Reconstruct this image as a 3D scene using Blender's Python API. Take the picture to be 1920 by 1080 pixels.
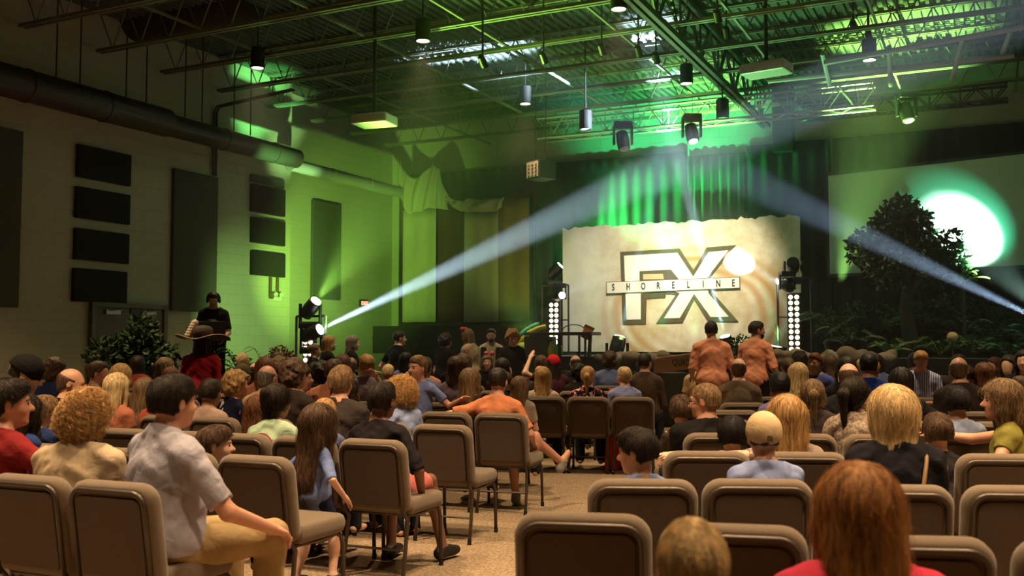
import bpy, math, random
import numpy as np
from mathutils import Vector, Matrix
R = math.radians
for _o in list(bpy.data.objects): bpy.data.objects.remove(_o)
SC = bpy.context.scene
COL = SC.collection
random.seed(7); RNG = np.random.default_rng(7)

# ------------------------------------------------------------------ camera
F = 1850.0; CAMZ = 1.43; PITCH = R(3.25)
cam_d = bpy.data.cameras.new('camera'); cam = bpy.data.objects.new('camera', cam_d); COL.objects.link(cam)
cam_d.sensor_width = 36.0; cam_d.lens = 36.0 * F / 1920.0
cam.location = (0, 0, CAMZ); cam.rotation_euler = (R(90) + PITCH, 0, 0)
cam_d.dof.use_dof = True; cam_d.dof.focus_distance = 9.0; cam_d.dof.aperture_fstop = 3.2
cam_d.clip_end = 200
SC.camera = cam

def at(px, py, d):
    """world point at depth d (metres along +Y) seen at pixel (px, py) of the 1920x1080 frame"""
    a = (px - 960) / F; b = (540 - py) / F
    y = math.cos(PITCH) - b * math.sin(PITCH); z = math.sin(PITCH) + b * math.cos(PITCH)
    k = d / y
    return Vector((a * k, d, CAMZ + z * k))

# room axes: u runs along the front wall to the right, v runs from the back of the hall to the stage
HAZE = 0.005
RA = R(26.0); CU, SU = math.cos(RA), math.sin(RA)
def room(s, t, z=0.0): return Vector((s * CU + t * SU, -s * SU + t * CU, z))
def to_room(p): return (p[0] * CU - p[1] * SU, p[0] * SU + p[1] * CU)
def ray_room(px, py, s=None, t=None):
    """where the view ray through a pixel meets the plane s = const or t = const"""
    p = at(px, py, 1.0); ds, dt = to_room((p.x, p.y)); k = s / ds if s is not None else t / dt
    return ds * k, dt * k, CAMZ + (p.z - CAMZ) * k
ROOMROT = -RA

# ------------------------------------------------------------------ world, exposure
w = bpy.data.worlds.new('world'); SC.world = w; w.use_nodes = True
w.node_tree.nodes['Background'].inputs[0].default_value = (0.35, 0.30, 0.20, 1)
w.node_tree.nodes['Background'].inputs[1].default_value = 0.006
SC.view_settings.view_transform = 'Standard'; SC.view_settings.look = 'None'
SC.view_settings.gamma = 1.0; SC.view_settings.exposure = 0.0; SC.view_settings.use_curve_mapping = False
cy = SC.cycles
cy.max_bounces = 5; cy.diffuse_bounces = 2; cy.glossy_bounces = 2; cy.transmission_bounces = 2
cy.volume_bounces = 0; cy.transparent_max_bounces = 6
cy.sample_clamp_indirect = 4.0; cy.sample_clamp_direct = 0.0
cy.use_denoising = True; cy.use_adaptive_sampling = True; cy.adaptive_threshold = 0.02
cy.caustics_reflective = False; cy.caustics_refractive = False
cy.use_light_tree = True

def spot(name, loc, target, energy, color, size_deg, blend=0.4, radius=0.05):
    ld = bpy.data.lights.new(name, 'SPOT'); o = bpy.data.objects.new(name, ld); COL.objects.link(o)
    ld.energy = energy; ld.color = color; ld.spot_size = R(size_deg); ld.spot_blend = blend; ld.shadow_soft_size = radius
    o.location = loc
    o.rotation_euler = (Vector(target) - Vector(loc)).to_track_quat('-Z', 'Y').to_euler()
    return o

WARM = (1.0, 0.69, 0.385); GREEN = (0.30, 1.0, 0.22); TEAL = (0.10, 1.0, 0.50); LIME = (0.42, 1.0, 0.11); COOL = (0.62, 0.86, 1.0)

# house lights over the audience: pendants built with the ceiling, plus unseen lamps without housings
PENDANT_VIEW = [(483, 115), (793, 63), (1160, 2), (985, 184), (1287, 145), (1630, 100)]
PEND_Z = 6.15
PENDANTS = []
for px, py in PENDANT_VIEW:
    p = at(px, py, 10.0); k = (PEND_Z - CAMZ) / (p.z - CAMZ); PENDANTS.append(Vector((p.x * k, 10.0 * k, PEND_Z)))
HOUSE = [(-4.2, 2.5), (0.9, 2.3), (3.6, 2.4), (-3.4, 4.9), (0.2, 5.0), (3.6, 4.6), (-6.5, 7.0), (-2.6, 6.0), (1.6, 6.6), (5.4, 5.4), (8.0, 8.8), (4.2, 10.6), (-1.0, 10.8), (-5.2, 12.0)]
for i, (x, y) in enumerate(HOUSE):
    spot('house_light', (x, y, PEND_Z), (x, y + 0.1, 0), (660 if i < 3 else 840) * (1.35 if y < 9 else 1.1), WARM, 84, 0.8, 0.14)
for p in PENDANTS:
    spot('house_light', (p.x, p.y, PEND_Z - .16), (p.x, p.y, 0), 600, WARM, 66, 0.9, 0.10)

# ------------------------------------------------------------------ materials
MATS = {}
def _mat(key):
    m = bpy.data.materials.new(key); m.use_nodes = True; nt = m.node_tree
    return m, nt, nt.nodes['Principled BSDF']
def N(nt, t, **kw):
    n = nt.nodes.new(t)
    for k, v in kw.items():
        if k in n.inputs: n.inputs[k].default_value = v
        else: setattr(n, k, v)
    return n
def lin(c):
    f = lambda v: v / 12.92 if v <= .04045 else ((v + .055) / 1.055) ** 2.4
    return tuple(f(x) for x in c)
def hexc(h): return lin(tuple(int(h[i:i + 2], 16) / 255 for i in (0, 2, 4)))
def mat(name, color, rough=.6, metal=0.0, var=0.0, scale=8.0, bump=0.0, bscale=60.0, coat=0.0, spec=.5, stretch=None, sheen=0.0):
    key = (name, tuple(round(c, 4) for c in color), rough, metal, var, scale, bump, bscale, spec)
    if key in MATS: return MATS[key]
    m, nt, b = _mat(name)
    b.inputs['Roughness'].default_value = rough; b.inputs['Metallic'].default_value = metal
    b.inputs['Specular IOR Level'].default_value = spec
    if sheen: b.inputs['Sheen Weight'].default_value = sheen
    tc = N(nt, 'ShaderNodeTexCoord'); mp = N(nt, 'ShaderNodeMapping')
    nt.links.new(tc.outputs['Object'], mp.inputs[0])
    if stretch: mp.inputs['Scale'].default_value = stretch
    if var:
        nz = N(nt, 'ShaderNodeTexNoise', Scale=scale, Detail=4.0, Roughness=.6); nt.links.new(mp.outputs[0], nz.inputs['Vector'])
        mx = N(nt, 'ShaderNodeMixRGB', blend_type='MIX')
        mx.inputs[1].default_value = (*[c * (1 - var) for c in color], 1); mx.inputs[2].default_value = (*[min(1, c * (1 + var)) for c in color], 1)
        nt.links.new(nz.outputs[0], mx.inputs[0]); nt.links.new(mx.outputs[0], b.inputs['Base Color'])
    else: b.inputs['Base Color'].default_value = (*color, 1)
    if bump:
        n2 = N(nt, 'ShaderNodeTexNoise', Scale=bscale, Detail=3.0); nt.links.new(mp.outputs[0], n2.inputs['Vector'])
        bp = N(nt, 'ShaderNodeBump', Strength=bump, Distance=.01); nt.links.new(n2.outputs[0], bp.inputs['Height']); nt.links.new(bp.outputs[0], b.inputs['Normal'])
    MATS[key] = m; return m
def emis(name, color, strength, base=(.02, .02, .02)):
    key = (name, color, strength)
    if key in MATS: return MATS[key]
    m, nt, b = _mat(name)
    b.inputs['Base Color'].default_value = (*base, 1)
    b.inputs['Emission Color'].default_value = (*color, 1); b.inputs['Emission Strength'].default_value = strength
    MATS[key] = m; return m

# ------------------------------------------------------------------ mesh collection
class MB:
    def __init__(s): s.v = []; s.f = []
    def box(s, c, size, rot=None):
        x, y, z = [a / 2 for a in size]; n = len(s.v); c = Vector(c)
        for a, b2, d in ((-x, -y, -z), (x, -y, -z), (x, y, -z), (-x, y, -z), (-x, -y, z), (x, -y, z), (x, y, z), (-x, y, z)):
            q = Vector((a, b2, d))
            if rot is not None: q = rot @ q
            s.v.append(tuple(c + q))
        for q in ((0, 3, 2, 1), (4, 5, 6, 7), (0, 1, 5, 4), (1, 2, 6, 5), (2, 3, 7, 6), (3, 0, 4, 7)): s.f.append(tuple(n + i for i in q))
        return s
    def tube(s, pts, r, seg=8, cap=True, r2=None):
        pts = [Vector(p) for p in pts]; m = len(pts); rings = []
        up = None
        for i, p in enumerate(pts):
            d = (pts[min(i + 1, m - 1)] - pts[max(i - 1, 0)]).normalized()
            if up is None:
                up = Vector((0, 0, 1)) if abs(d.z) < .9 else Vector((1, 0, 0))
            a = d.cross(up).normalized(); up = a.cross(d).normalized()
            rr = (r if r2 is None else r + (r2 - r) * i / max(1, m - 1)) if not isinstance(r, (list, tuple)) else r[i]
            n = len(s.v); rings.append(n)
            for k in range(seg):
                t = 2 * math.pi * k / seg
                s.v.append(tuple(p + a * (rr * math.cos(t)) + up * (rr * math.sin(t))))
        for i in range(m - 1):
            for k in range(seg):
                k2 = (k + 1) % seg
                s.f.append((rings[i] + k, rings[i] + k2, rings[i + 1] + k2, rings[i + 1] + k))
        if cap:
            s.f.append(tuple(rings[0] + k for k in range(seg))[::-1]); s.f.append(tuple(rings[-1] + k for k in range(seg)))
        return s
    def lathe(s, prof, seg=24, c=(0, 0, 0), M=None):
        n = len(s.v); c = Vector(c)
        for r, z in prof:
            for k in range(seg):
                t = 2 * math.pi * k / seg; q = Vector((r * math.cos(t), r * math.sin(t), z))
                if M is not None: q = M @ q
                s.v.append(tuple(c + q))
        for i in range(len(prof) - 1):
            for k in range(seg):
                k2 = (k + 1) % seg
                s.f.append((n + i * seg + k, n + i * seg + k2, n + (i + 1) * seg + k2, n + (i + 1) * seg + k))
        s.f.append(tuple(n + k for k in range(seg))[::-1]); s.f.append(tuple(n + (len(prof) - 1) * seg + k for k in range(seg)))
        return s
    def quad(s, a, b, c, d):
        n = len(s.v); s.v += [tuple(a), tuple(b), tuple(c), tuple(d)]; s.f.append((n, n + 1, n + 2, n + 3)); return s
    def poly_prism(s, pts2, y0, y1, holes=None):
        """prism of an outline in the x-z plane between y0 and y1"""
        n = len(s.v); m = len(pts2)
        for y in (y0, y1):
            for x, z in pts2: s.v.append((x, y, z))
        s.f.append(tuple(n + i for i in range(m))); s.f.append(tuple(n + m + i for i in range(m))[::-1])
        for i in range(m):
            j = (i + 1) % m; s.f.append((n + i, n + m + i, n + m + j, n + j))
        return s
    def grid(s, fn, nu, nv):
        n = len(s.v)
        for i in range(nu + 1):
            for j in range(nv + 1): s.v.append(tuple(fn(i / nu, j / nv)))
        for i in range(nu):
            for j in range(nv):
                a = n + i * (nv + 1) + j; s.f.append((a, a + nv + 1, a + nv + 2, a + 1))
        return s
    def build(s, name, m, parent=None, smooth=False, bevel=0, sub=0, loc=None, rotz=None, solid=0):
        me = bpy.data.meshes.new(name); me.from_pydata(s.v, [], s.f); me.update()
        if smooth: me.polygons.foreach_set('use_smooth', [True] * len(me.polygons))
        if m is not None: me.materials.append(m)
        o = bpy.data.objects.new(name, me); COL.objects.link(o)
        if loc is not None: o.location = loc
        if rotz is not None: o.rotation_euler = (0, 0, rotz)
        if parent is not None: o.parent = parent
        if solid: md = o.modifiers.new('s', 'SOLIDIFY'); md.thickness = solid; md.offset = 0
        if bevel:
            md = o.modifiers.new('b', 'BEVEL'); md.width = bevel; md.segments = 2; md.limit_method = 'ANGLE'; md.angle_limit = R(35)
        if sub: md = o.modifiers.new('d', 'SUBSURF'); md.levels = sub; md.render_levels = sub
        return o
def tag(o, label=None, cat=None, group=None, kind=None):
    if label: o['label'] = label
    if cat: o['category'] = cat
    if group: o['group'] = group
    if kind: o['kind'] = kind
    return o
def empty(name, loc=(0, 0, 0), rz=0.0):
    o = bpy.data.objects.new(name, None); COL.objects.link(o); o.location = loc; o.rotation_euler = (0, 0, rz); return o
def copy_tree(o, parent=None):
    c = o.copy(); COL.objects.link(c); c.parent = parent
    for ch in o.children: copy_tree(ch, c)
    return c
def struct(o): o['kind'] = 'structure'; return o

# ------------------------------------------------------------------ implicit bodies
f32 = np.float32
def V3(*a): return np.array(a, dtype=f32)
def vn(a): return a / (np.linalg.norm(a) + 1e-9)
def rotx(a): c, s = math.cos(a), math.sin(a); return np.array([[1, 0, 0], [0, c, -s], [0, s, c]], dtype=f32)
def roty(a): c, s = math.cos(a), math.sin(a); return np.array([[c, 0, s], [0, 1, 0], [-s, 0, c]], dtype=f32)
def rotz(a): c, s = math.cos(a), math.sin(a); return np.array([[c, -s, 0], [s, c, 0], [0, 0, 1]], dtype=f32)
def dot3(P, v): return P[:, 0] * v[0] + P[:, 1] * v[1] + P[:, 2] * v[2]
def cone(a, b, ra, rb, k=.02, clip=None, squash=None, op='u'):
    """tapered limb from a to b; clip = (point, normal) keeps the side the normal points away from; squash = (direction, factor)"""
    a = np.asarray(a, f32); b = np.asarray(b, f32); ba = b - a; L2 = float(ba @ ba) + 1e-9
    def f(P):
        Q = P - a
        if squash is not None:
            n, fac = squash; h = dot3(Q, n)[:, None]; Q = Q + n * (h * (1 / fac - 1))
        t = np.clip(dot3(Q, ba) / L2, 0, 1); D = Q - t[:, None] * ba
        d = np.sqrt((D * D).sum(1)) - (ra + (rb - ra) * t)
        if squash is not None: d = d * squash[1] ** .5
        if clip is not None: d = np.maximum(d, dot3(P - clip[0], clip[1]))
        return d
    m = max(ra, rb); return [f, k, op, np.minimum(a, b) - m, np.maximum(a, b) + m]
def ell(c, r, Rm=None, k=.02, op='u', clip=None):
    c = np.asarray(c, f32); r = np.asarray(r, f32); 
    def f(P):
        Q = P - c
        if Rm is not None: Q = Q @ Rm
        q = Q / r; k0 = np.sqrt((q * q).sum(1)) + 1e-7; q2 = q / r; k1 = np.sqrt((q2 * q2).sum(1)) + 1e-7
        d = k0 * (k0 - 1) / k1
        if clip is not None: d = np.maximum(d, dot3(P - clip[0], clip[1]))
        return d
    m = float(r.max()); return [f, k, op, c - m, c + m]
def smin(a, b, k):
    if k <= 0: return np.minimum(a, b)
    h = np.maximum(k - np.abs(a - b), 0) / k; return np.minimum(a, b) - h * h * k * .25
def inflate(pr, r):
    f0 = pr[0]; return [lambda P: f0(P) - r, pr[1], pr[2], pr[3] - r, pr[4] + r]
def evalp(prims, P, rel=None):
    d = np.full(len(P), 9.0, f32)
    for i, (f, k, op, _, _) in enumerate(prims):
        e = f(P)
        if op == 'u': d = smin(d, e, k)
        else: d = -smin(-d, e, k)
    return d
def polygonize(prims, h, post=None, pad=.03):
    lo = np.min([p[3] for p in prims if p[2] == 'u'], axis=0) - pad; hi = np.max([p[4] for p in prims if p[2] == 'u'], axis=0) + pad
    B = 6; nb = np.maximum(1, np.ceil((hi - lo) / (h * B)).astype(int)); n = nb * B + 1
    g = [lo[i] + (np.arange(nb[i]) + .5) * B * h for i in range(3)]
    C = np.stack(np.meshgrid(*g, indexing='ij'), -1).reshape(-1, 3).astype(f32)
    br = B * h * .87
    D = []
    d = np.full(len(C), 9.0, f32)
    for f, k, op, _, _ in prims:
        e = f(C).astype(f32); D.append(e)
        d = smin(d, e, k) if op == 'u' else -smin(-d, e, k)
    keep = np.abs(d) < br * 1.35 + .035
    idx = np.nonzero(keep)[0]
    vol = np.repeat(np.repeat(np.repeat(d.reshape(nb), B, 0), B, 1), B, 2)
    V = np.full(n, 1.0, f32); V[:n[0] - 1, :n[1] - 1, :n[2] - 1] = vol
    bi = np.stack(np.unravel_index(idx, nb), -1)
    loc = np.stack(np.meshgrid(*[np.arange(B)] * 3, indexing='ij'), -1).reshape(-1, 3)
    I = (bi[:, None, :] * B + loc[None]).reshape(-1, 3)
    P = (lo + I * h).astype(f32); nl = B ** 3
    dm = d[idx]; dd = np.full((len(idx), nl), 9.0, f32); P3 = P.reshape(len(idx), nl, 3)
    for (f, k, op, _, _), e in zip(prims, D):
        ee = e[idx]
        rel = (ee < dm + 2 * br * 1.2 + k + .01) if op == 'u' else (ee < br * 1.3 + k + .01)
        if not rel.any(): continue
        q = P3[rel].reshape(-1, 3); ev = f(q).reshape(-1, nl).astype(f32)
        dd[rel] = smin(dd[rel], ev, k) if op == 'u' else -smin(-dd[rel], ev, k)
    dd = dd.reshape(-1)
    if post is not None: dd = post(P, dd).astype(f32)
    V[I[:, 0], I[:, 1], I[:, 2]] = dd
    V[0] = V[-1] = 1; V[:, 0] = V[:, -1] = 1; V[:, :, 0] = V[:, :, -1] = 1
    S = V < 0
    c = S[:-1, :-1, :-1].astype(np.int8)
    tot = np.zeros_like(c)
    for a in (0, 1):
        for b in (0, 1):
            for e in (0, 1): tot += S[a:n[0] - 1 + a, b:n[1] - 1 + b, e:n[2] - 1 + e]
    act = (tot > 0) & (tot < 8); A = np.argwhere(act)
    if len(A) == 0: return np.zeros((0, 3), f32), np.zeros((0, 4), int)
    num = np.zeros((len(A), 3), f32); cnt = np.zeros(len(A), f32)
    corners = [(a, b, e) for a in (0, 1) for b in (0, 1) for e in (0, 1)]
    for ca in corners:
        for ax in range(3):
            if ca[ax]: continue
            cb = list(ca); cb[ax] = 1
            va = V[A[:, 0] + ca[0], A[:, 1] + ca[1], A[:, 2] + ca[2]]; vb = V[A[:, 0] + cb[0], A[:, 1] + cb[1], A[:, 2] + cb[2]]
            x = (va < 0) != (vb < 0); t = np.where(x, va / np.where(x, va - vb, 1), 0)
            p = np.array(ca, f32)[None].repeat(len(A), 0); p[:, ax] += t
            num += p * x[:, None]; cnt += x
    verts = lo + (A + num / cnt[:, None]) * h
    im = np.full(n, -1, np.int32); im[A[:, 0], A[:, 1], A[:, 2]] = np.arange(len(A))
    quads = []
    for ax in range(3):
        sl0 = [slice(1, n[i] - 1) for i in range(3)]; sl1 = list(sl0); sl0[ax] = slice(0, n[ax] - 1); sl1[ax] = slice(1, n[ax])
        s0 = S[tuple(sl0)]; s1 = S[tuple(sl1)]; E = np.argwhere(s0 != s1)
        flip = s1[E[:, 0], E[:, 1], E[:, 2]]
        off = np.array([1, 1, 1]); off[ax] = 0; E = E + off
        b1, b2 = [(1, 2), (2, 0), (0, 1)][ax]
        def cell(o1, o2):
            q = E.copy(); q[:, b1] -= o1; q[:, b2] -= o2; return im[q[:, 0], q[:, 1], q[:, 2]]
        q = np.stack([cell(1, 1), cell(0, 1), cell(0, 0), cell(1, 0)], 1)
        q[flip] = q[flip][:, ::-1]; quads.append(q)
    Q = np.concatenate(quads); Q = Q[(Q >= 0).all(1)]
    return verts.astype(f32), Q
def np_mesh(name, v, q, mats, parent=None, mi=None, smooth=True):
    me = bpy.data.meshes.new(name); n = len(v); m = len(q); k = q.shape[1] if m else 4
    me.vertices.add(n); me.vertices.foreach_set('co', np.ascontiguousarray(v, f32).ravel())
    me.loops.add(m * k); me.loops.foreach_set('vertex_index', np.ascontiguousarray(q, np.int32).ravel())
    me.polygons.add(m); me.polygons.foreach_set('loop_start', np.arange(m, dtype=np.int32) * k)
    me.polygons.foreach_set('use_smooth', np.full(m, smooth))
    if mi is not None: me.polygons.foreach_set('material_index', mi.astype(np.int32))
    for x in mats: me.materials.append(x)
    me.update(calc_edges=True)
    o = bpy.data.objects.new(name, me); COL.objects.link(o)
    if parent is not None: o.parent = parent
    return o
def wob(P, f, seed=0.0):
    """cheap smooth noise, about -1..1"""
    x, y, z = P[:, 0] * f, P[:, 1] * f, P[:, 2] * f; s = seed
    a = np.sin(x * 1.0 + 1.7 * np.sin(y * .9 + s) + s) ; b = np.sin(y * 1.1 + 1.3 * np.sin(z * 1.2 + 2 * s) + 2.1)
    c = np.sin(z * .95 + 1.9 * np.sin(x * .8 + 3 * s) + 4.2)
    return (a + b + c + .6 * np.sin(2.3 * (x + y) + 3 * s) * np.sin(2.1 * (z - x))) / 3.2

# ------------------------------------------------------------------ people
SKIN = {'fair': hexc('dcb29c'), 'tan': hexc('b98e74'), 'ruddy': hexc('cf9a82'), 'brown': hexc('7d5846'), 'pale': hexc('e0baa2')}
HAIRC = {'black': (.012, .009, .007), 'dark': (.028, .017, .010), 'brown': (.105, .056, .030), 'auburn': (.16, .060, .022), 'light': (.20, .12, .055),
         'blonde': (.66, .47, .23), 'gold': (.50, .29, .11), 'copper': (.48, .235, .085), 'grey': (.24, .20, .16), 'sand': (.30, .18, .085)}
def skin_mat(s):
    key = ('skin', s)
    if key in MATS: return MATS[key]
    c = SKIN[s]; m, nt, b = _mat('skin'); b.inputs['Roughness'].default_value = .48
    b.inputs['Base Color'].default_value = (*c, 1)
    b.inputs['Specular IOR Level'].default_value = .4
    tc = N(nt, 'ShaderNodeTexCoord'); nz = N(nt, 'ShaderNodeTexNoise', Scale=14.0, Detail=3.0); nt.links.new(tc.outputs['Object'], nz.inputs['Vector'])
    mx = N(nt, 'ShaderNodeMixRGB'); mx.inputs[1].default_value = (*[v * .84 for v in c], 1); mx.inputs[2].default_value = (c[0] * 1.12, c[1] * 1.05, c[2], 1)
    nt.links.new(nz.outputs[0], mx.inputs[0]); nt.links.new(mx.outputs[0], b.inputs['Base Color'])
    MATS[key] = m; return m
def hair_mat(h):
    key = ('hair', h)
    if key in MATS: return MATS[key]
    c = HAIRC[h]; m, nt, b = _mat('hair'); b.inputs['Roughness'].default_value = .58; b.inputs['Specular IOR Level'].default_value = .32
    tc = N(nt, 'ShaderNodeTexCoord'); mp = N(nt, 'ShaderNodeMapping'); mp.inputs['Scale'].default_value = (1, 1, .12)
    nt.links.new(tc.outputs['Object'], mp.inputs[0])
    nz = N(nt, 'ShaderNodeTexNoise', Scale=70.0, Detail=3.0, Roughness=.6); nt.links.new(mp.outputs[0], nz.inputs['Vector'])
    rp = N(nt, 'ShaderNodeValToRGB'); rp.color_ramp.elements[0].position = .34; rp.color_ramp.elements[1].position = .68
    rp.color_ramp.elements[0].color = (*[v * (.6 if c[0] > .3 else .46) for v in c], 1); rp.color_ramp.elements[1].color = (*[min(1, v * 1.5) for v in c], 1)
    nt.links.new(nz.outputs[0], rp.inputs[0])
    hi = N(nt, 'ShaderNodeHairInfo'); ma = N(nt, 'ShaderNodeMath', operation='MULTIPLY_ADD'); ma.inputs[1].default_value = .5; ma.inputs[2].default_value = .75
    nt.links.new(hi.outputs['Random'], ma.inputs[0])
    mx = N(nt, 'ShaderNodeMixRGB', blend_type='MULTIPLY'); mx.inputs[0].default_value = 1
    nt.links.new(rp.outputs[0], mx.inputs[1]); nt.links.new(ma.outputs[0], mx.inputs[2]); nt.links.new(mx.outputs[0], b.inputs['Base Color'])
    bp = N(nt, 'ShaderNodeBump', Strength=.5, Distance=.006); nt.links.new(nz.outputs[0], bp.inputs['Height']); nt.links.new(bp.outputs[0], b.inputs['Normal'])
    MATS[key] = m; return m
def cloth_mat(c, kind='plain'):
    key = ('cloth', c if isinstance(c, str) else tuple(c), kind)
    if key in MATS: return MATS[key]
    col = hexc(c) if isinstance(c, str) else c
    m, nt, b = _mat('cloth'); b.inputs['Roughness'].default_value = .88; b.inputs['Specular IOR Level'].default_value = .2
    tc = N(nt, 'ShaderNodeTexCoord'); src = None
    def ramp(fac, stops, interp='CONSTANT'):
        rp = N(nt, 'ShaderNodeValToRGB'); rp.color_ramp.interpolation = interp; e = rp.color_ramp.elements
        while len(e) < len(stops): e.new(.5)
        for q, (p, cc) in zip(e, stops): q.position = p; q.color = (*cc, 1)
        nt.links.new(fac, rp.inputs[0]); return rp.outputs[0]
    if kind == 'plain':
        nz = N(nt, 'ShaderNodeTexNoise', Scale=9.0, Detail=4.0); nt.links.new(tc.outputs['Object'], nz.inputs['Vector'])
        src = ramp(nz.outputs[0], [(.3, tuple(v * .82 for v in col)), (.7, tuple(min(1, v * 1.1) for v in col))], 'LINEAR')
    elif kind == 'stripes_h':
        wv = N(nt, 'ShaderNodeTexWave', Scale=11.0, Distortion=.6, bands_direction='Z'); nt.links.new(tc.outputs['Object'], wv.inputs['Vector'])
        src = ramp(wv.outputs['Fac'], [(0, col), (.72, (.10, .07, .12))])
    elif kind == 'stripes_v':
        wv = N(nt, 'ShaderNodeTexWave', Scale=14.0, Distortion=.4, bands_direction='X'); nt.links.new(tc.outputs['Object'], wv.inputs['Vector'])
        src = ramp(wv.outputs['Fac'], [(0, col), (.55, (.62, .62, .72))])
    elif kind == 'pink_stripes':
        wv = N(nt, 'ShaderNodeTexWave', Scale=22.0, Distortion=1.0, bands_direction='Y'); nt.links.new(tc.outputs['Object'], wv.inputs['Vector'])
        src = ramp(wv.outputs['Fac'], [(0, col), (.70, (.05, .02, .03)), (.82, (.75, .35, .32))])
    elif kind == 'floral':
        vo = N(nt, 'ShaderNodeTexVoronoi', Scale=34.0); nt.links.new(tc.outputs['Object'], vo.inputs['Vector'])
        src = ramp(vo.outputs['Color'], [(0, col), (.45, (.60, .10, .14)), (.58, (.72, .45, .42)), (.68, col), (.85, (.65, .62, .55))])
    elif kind == 'leafy':
        vo = N(nt, 'ShaderNodeTexVoronoi', Scale=26.0, Randomness=1.0); nt.links.new(tc.outputs['Object'], vo.inputs['Vector'])
        src = ramp(vo.outputs['Color'], [(0, col), (.5, (.55, .52, .50)), (.6, col), (.8, (.35, .12, .16)), (.86, col)])
    elif kind == 'knit':
        nz = N(nt, 'ShaderNodeTexNoise', Scale=60.0, Detail=2.0); nt.links.new(tc.outputs['Object'], nz.inputs['Vector'])
        src = ramp(nz.outputs[0], [(.35, tuple(v * .55 for v in col)), (.62, tuple(min(1, v * 1.3) for v in col))], 'LINEAR')
    nt.links.new(src, b.inputs['Base Color'])
    n2 = N(nt, 'ShaderNodeTexNoise', Scale=13.0, Detail=3.0, Distortion=1.2); nt.links.new(tc.outputs['Object'], n2.inputs['Vector'])
    bp = N(nt, 'ShaderNodeBump', Strength=.35, Distance=.02); nt.links.new(n2.outputs[0], bp.inputs['Height']); nt.links.new(bp.outputs[0], b.inputs['Normal'])
    MATS[key] = m; return m

def ik(S, T, hint, l1, l2):
    D = T - S; L = float(np.linalg.norm(D)); L = min(L, (l1 + l2) * .995); T = S + vn(D) * L; u = vn(D)
    a = (l1 * l1 - l2 * l2 + L * L) / (2 * L); hh = math.sqrt(max(l1 * l1 - a * a, 0)); n = vn(hint - u * float(hint @ u))
    return (S + u * a + n * hh).astype(f32), T.astype(f32)

def hand_prims(Wp, fwd, nrm, side, s, curl=.5, fine=True):
    """palm, four fingers of different lengths and a thumb; nrm points out of the palm"""
    fwd = vn(fwd); nrm = vn(nrm - fwd * float(nrm @ fwd)); lat = np.cross(fwd, nrm) * side
    pr = [cone(Wp, Wp + fwd * .03 * s, .024 * s, .027 * s, .015, squash=(nrm, .8))]
    pr.append(ell(Wp + fwd * .055 * s, (.040 * s, .046 * s, .016 * s), np.stack([lat, fwd, nrm], 1).astype(f32), .018))
    if not fine:
        c = Wp + (fwd * .12 - nrm * -.01) * s
        pr.append(ell(c, (.036 * s, .045 * s, .013 * s), np.stack([lat, fwd, nrm], 1).astype(f32), .02)); 
        pr.append(cone(Wp + (fwd * .03 + lat * .03) * s, Wp + (fwd * .075 + lat * .06) * s, .012 * s, .009 * s, .01)); return pr
    for i, (o, L) in enumerate(((.029, .066), (.010, .076), (-.010, .070), (-.028, .055))):
        b0 = Wp + (fwd * (.088 - .004 * abs(i - 1)) + lat * o) * s; c1 = curl * (.5 + .12 * i)
        d1 = vn(fwd * math.cos(c1) + nrm * math.sin(c1) + lat * o * 2.2); d2 = vn(fwd * math.cos(c1 * 2.2) + nrm * math.sin(c1 * 2.2) + lat * o * 1.5)
        m = b0 + d1 * L * .52 * s; e = m + d2 * L * .50 * s
        pr.append(cone(b0 - fwd * .012 * s, m, .0095 * s, .0085 * s, .004)); pr.append(cone(m, e, .0085 * s, .0068 * s, .003))
    t0 = Wp + (fwd * .022 + lat * .026) * s; t1 = t0 + vn(fwd * .6 + lat * .75 + nrm * .25) * .042 * s; t2 = t1 + vn(fwd * .95 + lat * .25 + nrm * .2) * .032 * s
    pr.append(cone(t0, t1, .014 * s, .011 * s, .008)); pr.append(cone(t1, t2, .0105 * s, .008 * s, .003))
    return pr

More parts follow.
